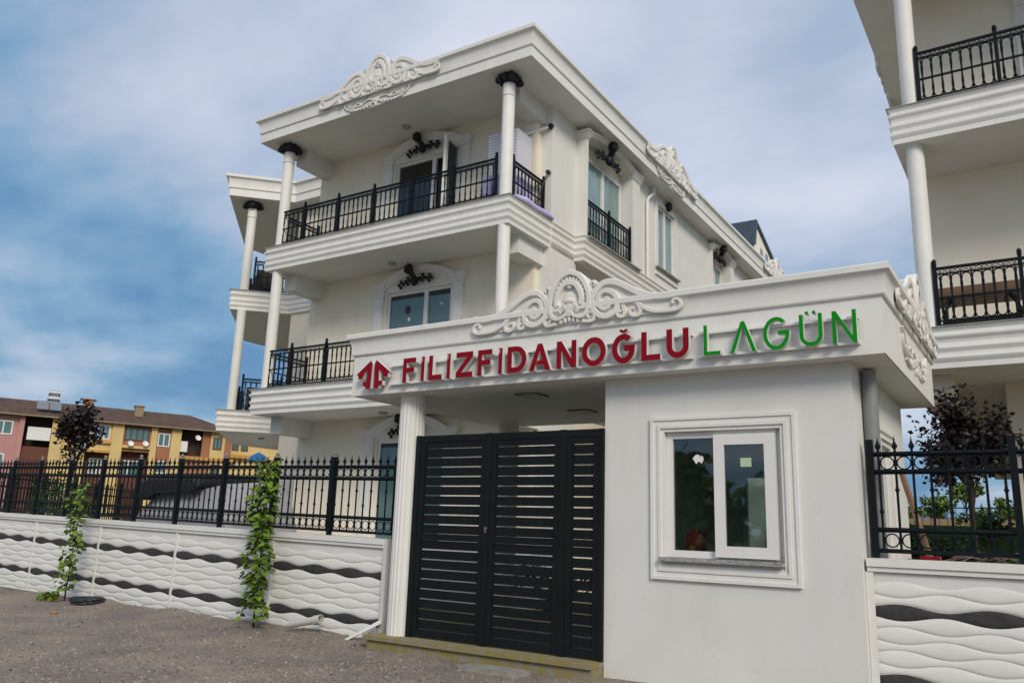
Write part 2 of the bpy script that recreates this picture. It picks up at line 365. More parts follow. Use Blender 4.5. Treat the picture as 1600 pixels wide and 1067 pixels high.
def cartouche_mesh():
    g = MB()
    top = P_[:-1]; poly = top+[(-x, z) for x, z in reversed(P_[1:-1])]
    # backing built as two halves of quads down to the base line
    pl = P_[:14]
    for sg in (1, -1):
        for i in range(len(pl)-1):
            (xa, za), (xb, zb) = pl[i], pl[i+1]
            if xb-xa < 1e-4: continue
            q = [(sg*xa, 0.002), (sg*xb, 0.002), (sg*xb, zb), (sg*xa, za)]
            g.add([(x, 0.0, z) for x, z in q]+[(x, 0.085, z) for x, z in q], [(0,1,2,3), (7,6,5,4), (3,2,6,7), (0,4,5,1)])
    def rb(path, wd, dep, n=3, off=0.0):
        for sg in (1, -1):
            p = smooth_path([(sg*x, z) for x, z in path], n)
            g.ribbon(p, wd, -dep-off, dep+off, mir=sg < 0)
    rb(A_, (0.075, 0.045), 0.055, 3); rb(C_, (0.03, 0.045), 0.045, 3); rb(C2, (0.045, 0.03), 0.042, 3); rb(D_, (0.04, 0.025), 0.040, 3)
    rb(E_, (0.062, 0.022), 0.065, 3); rb(F_, (0.035, 0.022), 0.045, 2); rb(G_, (0.035, 0.022), 0.05, 2); rb(H_, (0.06, 0.05), 0.075, 3)
    # smooth two lobed shell and leaf teeth inside the oval
    g.ball((0, -0.0, 0.25), 0.10, 14, 7, (1.0, 0.35, 1.0)); g.ball((0, -0.03, 0.40), 0.035, 8, 5)
    for sg in (1, -1): g.ribbon(smooth_path([(sg*0.0, 0.20), (sg*0.03, 0.15), (sg*0.06, 0.20), (sg*0.10, 0.16)], 3), (0.03, 0.02), -0.07, 0.06)
    for k in range(15):
        a = R(-12+204*k/14); x = 0.165*math.cos(a); z = 0.28+0.205*math.sin(a)
        g.ball((x, -0.02, z), 0.021, 6, 4, (1, 1.2, 1.3))
    for k in range(5): g.ball(((k-2)*0.05, -0.02, 0.03+0.01*(2-abs(k-2))), 0.028, 6, 4, (0.8, 1.2, 1.3))
    g.ball((0, -0.035, 0.13), 0.05, 8, 5, (1, .8, 1.5)); g.ball((0, -0.03, 0.235), 0.06, 8, 5, (1.2, .7, .6))
    return g
def garland_mesh():
    g = MB()
    for sg in (1, -1):
        def rb(path, wd, dep): g.ribbon(smooth_path([(sg*x, z) for x, z in path], 3), wd, -dep, dep)
        rb([(0.03,0.12),(0.14,0.2),(0.27,0.2),(0.38,0.13),(0.5,0.1),(0.64,0.13),(0.76,0.2),(0.86,0.3),(0.92,0.36)], (0.05, 0.02), 0.05)
        rb([(0.05,0.09),(0.2,0.08),(0.34,0.03),(0.5,0.0),(0.66,0.02),(0.8,0.1),(0.88,0.2),(0.90,0.28)], (0.06, 0.02), 0.045)
        rb([(0.40,0.09),(0.44,0.17),(0.52,0.2),(0.58,0.16),(0.54,0.12)], (0.04, 0.02), 0.055)
        rb([(0.62,0.08),(0.70,0.10),(0.75,0.16),(0.72,0.21),(0.66,0.19)], (0.035, 0.02), 0.055)
        for k in range(7): g.ball((sg*(0.16+0.09*k), -0.012, 0.05-0.05*math.sin(PI*k/7)+0.02*k/7), 0.038, 6, 4, (1.2, 1.0, 1.4))
    for k in range(6):
        a = k*PI/3; g.ball((0.06*math.cos(a), -0.02, 0.13+0.06*math.sin(a)), 0.042, 6, 4, (1, 1.1, 1))
    g.ball((0, -0.04, 0.13), 0.04, 8, 5); g.ball((0, -0.015, 0.02), 0.05, 6, 4, (0.8, 1, 1.6))
    return g
CART = cartouche_mesh().build('cartouche', orn, smooth=35); GARL = garland_mesh().build('garland', orn, smooth=40)
PROTO = [CART, GARL]
def place(proto, parent, loc, rz=0, sc=(1,1,1)):
    c = proto.copy(); C.objects.link(c); c.parent = parent; c.location = loc; c.rotation_euler = (0,0,rz); c.scale = sc; return c
# ------------------------------------------------------------------ gatehouse
GH = thing('gatehouse', 'small white guardhouse with flat moulded roof, sliding window and scrollwork crest', 'guardhouse')
FL, FR, FO, FD, FB, FM, FT = -3.344, 2.683, -0.233, 3.003, 2.854, 3.356, 3.613
W_, WD = 2.363, 2.713
wx0, wx1, wz0, wz1 = 0.64, 1.742, 1.10, 2.30     # window opening
g = MB()
g.box(0, wx0, 0, 0.16, -0.1, FB); g.box(wx1, W_, 0, 0.16, -0.1, FB); g.box(wx0, wx1, 0, 0.16, -0.1, wz0); g.box(wx0, wx1, 0, 0.16, wz1, FB)
sy0, sy1, sz0, sz1 = 1.2, 1.85, 1.10, 2.27
xs0 = W_-0.16
g.box(xs0, W_, 0.16, sy0, -0.1, FB); g.box(xs0, W_, sy1, WD, -0.1, FB); g.box(xs0, W_, sy0, sy1, -0.1, sz0); g.box(xs0, W_, sy0, sy1, sz1, FB)
g.box(0, 0.16, 0.16, WD-.16, -0.1, FB)
dx0, dx1 = 0.55, 1.35
g.box(0, dx0, WD-.16, WD, -0.1, FB); g.box(dx1, xs0, WD-.16, WD, -0.1, FB); g.box(dx0, dx1, WD-.16, WD, 2.1, FB); g.box(dx0, dx1, WD-.16, WD, -0.1, 1.0)
g.build('wall', white, GH)
g = MB(); g.box(0.16, xs0, 0.16, WD-.16, 0.02, 0.08); g.build('floor', granite, GH)
g = MB(); g.box(0.165, 0.185, 0.165, WD-.165, 0.08, FB-.01); g.box(xs0-.02, xs0-.002, 0.165, sy0, 0.08, FB-.01); g.box(xs0-.02, xs0-.002, sy1, WD-.165, 0.08, FB-.01)
g.box(0.19, dx0, WD-.19, WD-.165, 0.08, FB-.01); g.box(dx1, xs0-.03, WD-.19, WD-.165, 0.08, FB-.01)
g.build('interior_lining', mat('interior_grey', (0.66, 0.66, 0.62), 0.8), GH)
g = MB()   # roof: soffit slab + deck
g.box(FL+.012, FR-.012, FO+.012, FD-.012, FB+.001, FB+.3); g.box(FL+.1, FR-.1, FO+.1, FD-.1, FB+.3, FT-.05)
g.build('soffit', white, GH)
prof = [(0.0, FB), (0.0, FM-.008), (0.022, FM-.004), (0.028, FM+.006), (0.028, FM+.05)]
for k in range(7):
    a = k/6*PI/2; prof.append((0.028+0.045*(1-math.cos(a)), FM+.055+0.14*math.sin(a)))
prof += [(0.084, FT-.058), (0.0855, FT-.008), (0.08, FT), (-0.15, FT)]
g = MB(); g.sweep([(FL, FO), (FR, FO), (FR, FD), (FL, FD)], prof, closed=True); g.build('fascia', moul, GH)
place(CART, GH, (-0.272, FO-.048, FM+.062), 0, (1, .65, 1)); place(CART, GH, (FR+.048, 1.60, FM+.05), R(90), (1.12, .62, 1.1))
place(GARL, GH, (FR+.0, 1.50, 3.0), R(90), (.88, .7, .8))
# columns, fluted
def fluted(r, z0, z1, n=20):
    g = MB(); pts = []
    for k in range(n*4):
        a = 2*PI*k/(n*4); rr = r*(1-(0.05 if k % 4 in (1, 2) else 0)); pts.append((rr*math.cos(a), rr*math.sin(a)))
    g.prism_z(pts, z0, z1); return g
COL = fluted(0.152, 0.13, FB+.001).build('column', moul, GH, (-2.59, 0.05, 0))
cp(COL, GH, (-2.98, 2.72, 0)); cp(COL, GH, (-0.19, 2.6, 0))
g = MB(); g.box(-2.86, -0.004, -0.26, 0.34, 0.095, 0.138); g.build('doorstep', mossy, GH)
g = MB(); g.box(-2.82, -0.01, -0.225, 0.32, -0.05, 0.095); g.build('step_riser', mossy, GH)
g = MB()
g.lathe([(0.065, 1.0), (0.065, FB-.02)], (W_+.07, 0.42, 0), 14); g.build('downpipe', grey_pipe, GH, smooth=40)
lampm = mat('lamp_diffuser', (0.17, 0.165, 0.15), 0.5)
for i, (x, y) in enumerate(((-1.21, 0.51), (-1.27, 1.86))):
    MB().box(x-.15, x+.15, y-.15, y+.15, FB-.018, FB+.0).build('ceiling_lamp', lampm, GH)
# window trim, frame, sash
def rect_ring(g, x0, x1, z0, z1, w, y0, y1):
    g.box(x0, x1, y0, y1, z0, z0+w); g.box(x0, x1, y0, y1, z1-w, z1); g.box(x0, x0+w, y0, y1, z0+w, z1-w); g.box(x1-w, x1, y0, y1, z0+w, z1-w)
g = MB()
for (a, w, d) in ((0.138, 0.03, 0.032), (0.108, 0.045, 0.020), (0.063, 0.03, 0.030), (0.033, 0.033, 0.014)):
    rect_ring(g, wx0-a, wx1+a+.0, wz0-a-.03, wz1+a, w, -d, 0.0)
trim = g.build('window_trim', moul, GH)
g = MB(); g.box(wx0-.04, wx1+.0, -0.075, 0.10, wz0+.0, wz0+.035)
g.build('window_sill', granite, GH)
g = MB(); rect_ring(g, wx0+.002, wx1-.05, wz0+.037, wz1-.002, 0.062, 0.04, 0.10); g.box(1.13, 1.185, 0.045, 0.095, wz0+.099, wz1-.064)
g.box(wx1-.05, wx1-.002, 0.06, 0.12, wz0+.037, wz1-.002)
wf = g.build('window', upvc, GH)
g = MB(); rect_ring(g, 1.125, 1.69, wz0+.055, wz1-.04, 0.098, -0.012, 0.038); g.build('sash', upvc, wf)
g = MB(); g.box(wx0+.06, 1.135, 0.066, 0.072, wz0+.095, wz1-.06); g.build('pane', glass, wf)
g = MB(); g.box(1.22, 1.595, 0.010, 0.016, wz0+.15, wz1-.135); g.build('pane', glass, wf)
stick = mat('paper_sticker', (0.75, 0.76, 0.74), 0.7); stick2 = mat('green_sticker', (0.45, 0.58, 0.40), 0.7)
g = MB(); g.prism_y([(0.895, 2.05), (0.93, 2.085), (0.965, 2.08), (0.97, 2.06), (0.99, 2.075), (1.005, 2.04), (0.985, 2.0), (0.955, 2.02), (0.93, 1.995)], 0.062, 0.065); g.build('sticker', stick, wf)
g = MB(); g.box(1.372, 1.472, 0.004, 0.007, 1.96, 2.04); g.build('sticker', stick2, wf)
# side window and rear door
g = MB()
for (a, w, d) in ((0.15, 0.03, 0.03), (0.09, 0.04, 0.025)):
    x0, x1 = W_, W_+d
    for (ya, yb, za, zb) in ((sy0-a, sy1+a, sz1+a-w, sz1+a), (sy0-a, sy1+a, sz0-a, sz0-a+w), (sy0-a, sy0-a+w, sz0-a+w, sz1+a-w), (sy1+a-w, sy1+a, sz0-a+w, sz1+a-w)):
        g.box(x0, x1, ya, yb, za, zb)
g.build('side_window_trim', moul, GH)
g = MB(); 
for (ya, yb, za, zb) in ((sy0, sy1, sz0, sz0+.07), (sy0, sy1, sz1-.07, sz1), (sy0, sy0+.07, sz0+.07, sz1-.07), (sy1-.07, sy1, sz0+.07, sz1-.07)): g.box(W_-.12, W_-.05, ya, yb, za, zb)
sw = g.build('side_window', upvc, GH); MB().box(W_-.09, W_-.084, sy0+.065, sy1-.065, sz0+.065, sz1-.065).build('pane', glass, sw)
g = MB(); rect_ring(g, dx0, dx1, 1.0, 2.1, 0.06, WD-.13, WD-.06); g.box(0.93, 0.99, WD-.125, WD-.065, 1.06, 2.04)
rw = g.build('rear_window', upvc, GH); MB().box(dx0+.055, dx1-.055, WD-.10, WD-.094, 1.055, 2.045).build('pane', glass, rw)
# things inside the guardhouse
g = MB(); g.prism_y([(0.0, 0.0), (0.15, 0.0), (0.17, 0.23), (0.02, 0.23)], 0, 0.16); g.box(0.05, 0.12, 0.05, 0.11, 0.22, 0.26)
cn = g.build('plastic_container', mat('red_plastic', (0.42, 0.01, 0.015), 0.4), None, (0.74, 0.22, 1.135))
tag(cn, 'red plastic container standing behind the left pane of the guardhouse window', 'container')
MB().prism_y([(0.05, 0.06), (0.1, 0.05), (0.11, 0.1), (0.06, 0.11)], -0.004, 0.0).build('container_label', mat('yellow_label', (0.6, 0.35, 0.03), 0.5), cn)
g = MB(); g.box(0.2, 2.1, 0.19, 0.65, 1.10, 1.134); g.box(0.3, 0.34, 0.25, 0.6, 0.08, 1.1); g.box(1.9, 1.94, 0.25, 0.6, 0.08, 1.1)
tag(g.build('counter', wood), 'brown counter under the guardhouse window inside', 'counter')
# ------------------------------------------------------------------ sign lettering
SG = thing('sign_lettering', 'raised red and green letters with a double arrow logo on the guardhouse fascia', 'sign', (0, 0, 0))
YF = -0.335; DEP = 0.055
ZB, ZT = 2.945, 3.228
def arc(cx, cz, rx, rz, a0, a1, n=16): return [(cx+rx*math.cos(R(a0+(a1-a0)*i/n)), cz+rz*math.sin(R(a0+(a1-a0)*i/n))) for i in range(n+1)]
def letter(ch, x0, x1, s, m):
    g = MB(); w = x1-x0; zb, zt = ZB, ZT; h = zt-zb; pr = lambda p, dy=0: g.prism_y(p, YF+dy, YF+DEP, side=1)
    rbn = lambda p, c=False: g.ribbon(p, s, YF, DEP, closed=c, flat=True, side=1)
    if ch == 'I': pr([(x0,zb),(x1,zb),(x1,zt),(x0,zt)]); g.cur = 1; g.box(x0+.008, x0+.014, YF-.003, YF, zt-.06, zt-.012); g.cur = 0
    elif ch == 'F': pr([(x0,zb),(x0+s,zb),(x0+s,zb+h*.40),(x1-.02,zb+h*.40),(x1-.02,zb+h*.40+s),(x0+s,zb+h*.40+s),(x0+s,zt-s),(x1,zt-s),(x1,zt),(x0,zt)])
    elif ch == 'L': pr([(x0,zb),(x1,zb),(x1,zb+s),(x0+s,zb+s),(x0+s,zt),(x0,zt)])
    elif ch == 'Z': pr([(x0,zb),(x1,zb),(x1,zb+s),(x0+s*1.35,zb+s),(x1,zt-s),(x1,zt),(x0,zt),(x0,zt-s),(x1-s*1.35,zt-s),(x0,zb+s)])
    elif ch == 'N': pr([(x0,zb),(x0+s,zb),(x0+s,zt-s*1.7),(x1-s,zb),(x1,zb),(x1,zt),(x1-s,zt),(x1-s,zb+s*1.7),(x0+s,zt),(x0,zt)])
    elif ch in 'AV':
        xm = (x0+x1)/2; q = s*1.08
        pr([(x0,zb),(x0+q,zb),(xm,zt-s*1.35),(x1-q,zb),(x1,zb),(xm+s*.5,zt),(xm-s*.5,zt)])
        if ch == 'A': pr([(x0+w*.25,zb+.06),(x1-w*.25,zb+.06),(x1-w*.25-.015,zb+.06+s*.8),(x0+w*.25+.015,zb+.06+s*.8)], 0.003)
    elif ch == 'O': rbn(arc((x0+x1)/2, (zb+zt)/2, w/2-s/2, h/2-s/2+.006, 0, 345, 30)+[], True)
    elif ch == 'D': rbn([(x0+s/2, zb+s/2), (x0+w*.45, zb+s/2)]+arc(x0+w*.45, (zb+zt)/2, w*.55-s/2, h/2-s/2, -80, 80, 14)+[(x0+w*.45, zt-s/2), (x0+s/2, zt-s/2)], True)
    elif ch in ('G', 'g'):
        cx, cz = (x0+x1)/2, (zb+zt)/2
        rbn(arc(cx, cz, w/2-s/2, h/2-s/2+.006, 48, 350, 26)+[(x1-s/2, cz+.004), (x1-s/2-w*.36, cz+.004)])
        if ch == 'G': g.ribbon(arc(cx, zt+.062, .036, .034, 200, 340, 8), s*.5, YF, DEP, flat=True, side=1)
    elif ch in 'Uu':
        rbn([(x0+s/2, zt)]+arc((x0+x1)/2, zb+w/2, w/2-s/2, w/2-s/2, 180, 360, 16)+[(x1-s/2, zt)])
        if ch == 'u':
            for dx in (-.03, .03): g.prism_y([((x0+x1)/2+dx+.016*math.cos(R(a)), zt+.01+.016*math.sin(R(a))) for a in range(0, 360, 36)], YF, YF+DEP, side=1)
    g.build('letter', [m, signside], SG)
for ch, a, b_ in (('F',-2.452,-2.262),('I',-2.180,-2.132),('L',-2.068,-1.875),('I',-1.808,-1.760),('Z',-1.680,-1.451),('F',-1.385,-1.195),('I',-1.11,-1.062),('D',-.996,-.756),('A',-.722,-.463),('N',-.391,-.161),('O',-.098,.169),('G',.238,.483),('L',.549,.745),('U',.808,1.028)):
    letter(ch, a, b_, 0.057, red)
for ch, a, b_ in (('L',1.172,1.328),('V',1.419,1.654),('g',1.718,1.945),('u',2.03,2.221),('N',2.300,2.494)):
    letter(ch, a, b_, 0.033, green)
lp = [(475,500),(496,545),(486,850),(430,855),(425,820),(390,818),(388,765),(432,762),(437,628),(408,650),(383,722),(328,724),(325,682),(302,668)]
lw = [(-3.188+(x-302)*.00131, 3.252-(y-500)*.00097-(x-302)*.00001) for x, y in lp]
for sg in (1, -1):
    q = lw if sg == 1 else [(-2.918*2-x, z) for x, z in reversed(lw)]
    MB().prism_y(q, YF, YF+DEP, side=1).build('logo_half', [red, signside], SG)
for z in (3.172, 2.952):
    for a, b_ in ((-2.70, 1.04), (1.10, 2.50)):
        MB().box(a, b_, YF+DEP+.001, FO-.001, z-.011, z+.011).build('mounting_rail', upvc, SG)
# ------------------------------------------------------------------ gate
GT = thing('metal_gate', 'closed charcoal metal gate of narrow horizontal slats beside the guardhouse', 'gate', (-1.2, 0, 0.14))
def gbox(nm, x0, x1, y0, y1, z0, z1, par=GT, m=gatem):
    return MB().box(x0+1.2, x1+1.2, y0, y1, z0-.14, z1-.14).build(nm, m, par)
gbox('post', -2.44, -2.375, -.035, .03, .14, 2.362); gbox('post', -1.435, -1.375, -.035, .03, .14, 2.362); gbox('post', -.505, -.43, -.035, .03, .14, 2.362); gbox('post', -.05, -.004, -.035, .03, .14, 2.36)
gbox('top_rail', -2.376, -.05, -.028, .022, 2.285, 2.358)
SLAT = None
for (x0, x1) in ((-2.375, -1.435), (-1.375, -.505), (-.43, -.05)):
    L_ = bpy.data.objects.new('gate_leaf', None); C.objects.link(L_); L_.parent = GT
    g = MB()
    for za, zb in ((2.215, 2.284), (1.187, 1.259), (.155, .235)): g.box(x0+1.2, x1+1.2, -.02, .016, za-.14, zb-.14)
    g.box(x0+1.2, x0+1.27, -.024, .02, .155-.14, 2.285-.14); g.box(x1+1.13, x1+1.2, -.024, .02, .155-.14, 2.285-.14)
    g.build('leaf_frame', gatem, L_)
    for base, n in ((1.262, 9), (.242, 9)):
        for k in range(n):
            z = base+k*.1062
            MB().box(x0+1.272, x1+1.128, -.008, .006, z-.14, z+.0925-.14).build('slat', gatem, L_)
brass = mat('worn_metal', (0.35, 0.32, 0.26), 0.35, metal=0.9)
g = MB(); g.box(-1.415+1.2, -1.39+1.2, -.045, -.036, 1.15, 1.21); g.tube([(-1.40+1.2, -.04, 1.20), (-1.40+1.2, -.07, 1.20), (-1.36+1.2, -.07, 1.20)], .006, 6)
g.build('handle', brass, GT)
# ------------------------------------------------------------------ boundary walls with wave courses
AMP = [.019]
def zbound(m0, k, x, xp, lam): return m0-.0885*k+(AMP[0] if k % 2 == 0 else -AMP[0])*math.cos(2*PI*(x-xp)/lam)
def wave_course(g, X0, X1, k, m0, xp, lam, slope, zmin, seg=0.055):
    n = max(2, int((X1-X0)/seg)); vs = []; fs = []; pf = [(0, 0), (.12, .45), (.3, .78), (.55, 1), (.8, .88), (.95, .5), (1, 0)]
    for i in range(n+1):
        x = X0+(X1-X0)*i/n; dz = slope*(X0_ref-x)
        zt = zbound(m0, k, x, xp, lam)+dz; zb = zbound(m0, k+1, x, xp, lam)+dz
        zt = max(zt, zmin); zb = max(zb, zmin); h = zt-zb
        for t_, o in pf: vs.append((x, -0.005-min(.010, .11*h)*o, zt-h*t_))
    K = len(pf)
    for i in range(n): fs += [(i*K+a, i*K+a+1, (i+1)*K+a+1, (i+1)*K+a) for a in range(K-1)]
    g.add(vs, fs)
def boundary_wall(name, label, joints, loc, rz, m0, capz, slope, nk, dark_ks, captop_th=.07, xpf=None):
    global X0_ref
    T = thing(name, label, 'wall', loc, rz)
    X0_ref = joints[-1] if slope else joints[0]
    xa, xb = joints[0], joints[-1]
    def sl(x): return slope*(X0_ref-x)
    def slab(nm, x0, x1, y0, y1, z0, z1, m, zlo=None):
        g = MB(); a, b_ = sl(x0), sl(x1)
        za, zb = (z0+a if zlo is None else zlo), (z0+b_ if zlo is None else zlo)
        g.add([(x0,y0,za),(x1,y0,zb),(x1,y1,zb),(x0,y1,za),(x0,y0,z1+a),(x1,y0,z1+b_),(x1,y1,z1+b_),(x0,y1,z1+a)],
              [(0,3,2,1),(4,5,6,7),(0,1,5,4),(1,2,6,5),(2,3,7,6),(3,0,4,7)])
        return g.build(nm, m, T)
    slab('core', xa, xb, 0.0, 0.16, 0, capz-.065, white, zlo=-.15)
    cpg = slab('coping', xa, xb, -0.05, 0.21, capz-.065, capz, moul)
    slab('coping_moulding', xa, xb, -0.035, -0.001, capz-.105, capz-.068, moul)
    for i in range(len(joints)-1):
        j0, j1 = joints[i], joints[i+1]
        g = MB(); a, b_ = sl(j0), sl(j0+.05)
        g.add([(j0-.024,-.022,-.1),(j0+.024,-.022,-.1),(j0+.024,-.001,-.1),(j0-.024,-.001,-.1),(j0-.024,-.022,capz-.108+a),(j0+.024,-.022,capz-.108+b_),(j0+.024,-.001,capz-.108+b_),(j0-.024,-.001,capz-.108+a)],
              [(0,3,2,1),(4,5,6,7),(0,1,5,4),(1,2,6,5),(2,3,7,6),(3,0,4,7)]); g.build('panel_joint', moul, T)
        P = MB().box(j0+.024, j1-.024, -.006, -.001, -.1, capz-.115+min(sl(j0), sl(j1))).build('panel', white, T)
        lam = (j1-j0-.05)/3.15 if slope else .65
        xp = j0+.22
        for k in range(nk):
            g = MB(); wave_course(g, j0+.025, j1-.025, k, m0, xp, lam, slope, -0.12)
            o = g.build('course', stripe if k in dark_ks else moul, P, smooth=60)
            if k in dark_ks: o['label'] = 'dark grey painted wave course'
    return T
# left wall: origin at its right end, local x runs along the wall (negative to the left)
ang = math.atan2(-(0.52-0.17), 9.7)
JL = [-17.6, -15.35, -13.1, -10.86, -8.62, -6.44, -4.27, -2.06, -0.03]
LW = boundary_wall('boundary_wall', 'white garden wall left of the gate with wavy ribs and two dark stripes', JL, (-2.97, 0.17, 0), ang, 0.965, 1.17, 0.0145, 13, (2, 8))
MB().box(-.03, .30, .10, .16, -.1, 1.165).box(-.03, .03, -.03, .0995, -.1, 1.165).build('end_pier', white, LW)
AMP[0] = .023
RW = boundary_wall('boundary_wall', 'white garden wall right of the guardhouse with wavy ribs and dark stripes', [0, 4.6, 9.2], (W_+.02, 0.1, 0), 0, 1.01, 1.205, 0.0, 13, (2, 8))
MB().box(-.015, .045, -.028, -.0225, -.1, 1.095).build('edge_strip', moul, RW)
# ------------------------------------------------------------------ spiked fences
def fence(T, posts, base, slope, npick, rings=True, ringw=None):
    """posts: local x list; base(x) gives z of the coping"""
    pk = MB(); pk.lathe([(.0105, 0.05), (.0105, .90)], n=6); pk.lathe([(.010, .90), (.022, .915), (.024, .93), (.014, .95), (.007, .97), (.001, 1.015)], n=6)
    pa = MB(); pa.v = list(pk.v); pa.f = list(pk.f); pa.mi = list(pk.mi); pa.smooth = list(pk.smooth)
    for G, z in ((pk, .56), (pa, .38)): G.lathe([(.009, z-.03), (.013, z-.02), (.012, z-.012), (.022, z), (.012, z+.012), (.013, z+.02), (.009, z+.03)], n=6)
    MP = MB().box(-.027, .027, -.027, .027, 0, .985).build('post', iron, T)
    MC = MB().lathe([(.034, .985), (.034, 1.0), (.018, 1.01), (.026, 1.022), (.028, 1.034), (.02, 1.05), (.004, 1.06)], n=8).build('post_cap', mat('cap_grey', (0.22, 0.20, 0.18), .6), MP)
    if not rings: bpy.data.objects.remove(MC)
    K1 = pk.build('picket', iron, T); K2 = pa.build('picket', iron, T)
    RG = MB().tube([(.054*math.cos(a*PI/6), 0, .054*math.sin(a*PI/6)) for a in range(12)], .0065, 5, closed=True).build('ring', iron, T)
    first = [True, True, True, True]
    def put(o, i, x, z, y=0):
        if first[i]: first[i] = False; o.location = (x, y, z); return o
        return cp(o, T, (x, y, z))
    for i, x in enumerate(posts):
        p = put(MP, 0, x, base(x))
        if i > 0 and rings: cp(MC, p, (0, 0, 0))
    for i in range(len(posts)-1):
        a, b_ = posts[i], posts[i+1]; w_ = b_-a
        for zr, th in ((.86, .014), (.71, .014), (.23, .014), (.06, .012)):
            g = MB(); g.tube([(a+.027, 0, base(a)+zr), (b_-.027, 0, base(b_)+zr)], th*1.5, 4); g.build('rail', iron, T)
        for k in range(npick):
            x = a+w_*(k+.5)/npick*1.0
            put(K1 if k % 2 else K2, 1 if k % 2 else 2, x, base(x))
        for k in range(npick-1):
            x = a+w_*(k+1)/npick
            for zr in (.785, .145): put(RG, 3, x, base(x)+zr)
FN = thing('iron_fence', 'black spiked iron fence on the wall left of the gate', 'fence', (-2.97, 0.17, 0), ang)
FNp = [-12.5, -11.36, -10.14, -9.10, -8.01, -6.88, -5.77, -4.64, -3.51, -2.35, -1.2, -0.06]
tmp = [(-2.99,), (-4.14,), (-5.29,), (-6.44,), (-7.55,), (-8.69,), (-9.79,), (-10.91,), (-12.0,), (-13.04,)]
FNp = [-12.4, -11.26] + [-(-2.97-x[0]) for x in reversed(tmp)]
for i in range(len(FNp)): FNp[i] += 0.08
fence(FN, FNp, lambda x: 1.172-0.0145*x, 0, 9)
for o in FN.children: o.location.y += 0.06
FR_ = thing('iron_fence', 'black spiked iron fence with rings on the wall right of the guardhouse', 'fence', (0, 0.2, 0))
fence(FR_, [2.44, 3.49, 4.54, 5.59, 6.64, 7.69], lambda x: 1.207, 0, 8, rings=False)
# far fence at the side of the garden, seen through the near one
FS = thing('iron_fence', 'far side fence of plain black bars seen through the left fence', 'fence', (0, 0, 0))
g = MB(); n_ = 60
pA, pB = Vector((-15.4, 0.9)), Vector((-22.0, 9.0))
for k in range(n_+1):
    p = pA.lerp(pB, k/n_)
    if k % 10 == 0: MB().box(p.x-.04, p.x+.04, p.y-.04, p.y+.04, 0, 2.32).build('post', iron, FS)
    else: g.box(p.x-.012, p.x+.012, p.y-.012, p.y+.012, .4, 2.2)
g.build('pickets', iron, FS)['kind'] = 'stuff'
for z in (2.1, 1.9, 1.35, 1.15): MB().tube([(pA.x, pA.y, z), (pB.x, pB.y, z)], .02, 4).build('rail', iron, FS)
MB().box(0, 10.45, -.1, .1, -.1, 1.1).build('fence_base_wall', white, FS, (pA.x, pA.y, 0), math.atan2(pB.y-pA.y, pB.x-pA.x))
# ------------------------------------------------------------------ villas: shared pieces
SLABP = lambda z0, z1: [(-.3, z0), (0.0, z0), (0.0, z0+.07), (.018, z0+.10), (.030, z0+.125), (.030, z0+.145), (.008, z0+.155), (.008, z0+.20),
        (.020, z0+.225), (.034, z0+.25), (.034, z0+.275), (.010, z0+.285), (.006, z0+.33), (.016, z0+.365), (.040, z0+.395), (.046, z0+.41), (.046, z0+.43), (.016, z0+.44), (.014, z0+.475), (.03, z0+.50), (.046, z0+.515), (.046, z1-.02), (-.3, z1-.02)]
COPP = lambda z1: [(-.32, z1-.019), (.055, z1-.019), (.062, z1-.010), (.055, z1), (-.32, z1)]
EAVE = [(-.4, 9.70), (0, 9.70), (0, 9.905), (.022, 9.912), (.030, 9.925), (.030, 9.955)]
for k in range(6):
    a = k/5*PI/2; EAVE.append((.030+.06*(1-math.cos(a)), 9.96+.22*math.sin(a)))
EAVE += [(.105, 10.19), (.116, 10.195), (.120, 10.262), (.114, 10.27), (-.4, 10.27)]
def baluster_mesh():
    g = MB()
    g.lathe([(.009, .055), (.009, .13), (.018, .14), (.021, .155), (.013, .175), (.0185, .24), (.011, .36), (.011, .46), (.0185, .58), (.013, .645), (.021, .665), (.018, .68), (.009, .69), (.009, .76)], n=6)
    g.add(*(lambda b: (b.v, b.f))(MB().box(-.013, .013, -.010, .010, .395, .43)))
    return g
BAL = baluster_mesh().build('baluster', iron, smooth=50); PROTO.append(BAL)
RPOST = MB().box(-.024, .024, -.024, .024, 0, .865).lathe([(.028, .865), (.034, .875), (.02, .885), (.031, .905), (.028, .925), (.012, .945), (.002, .955)], n=8).build('post', iron); PROTO.append(RPOST)
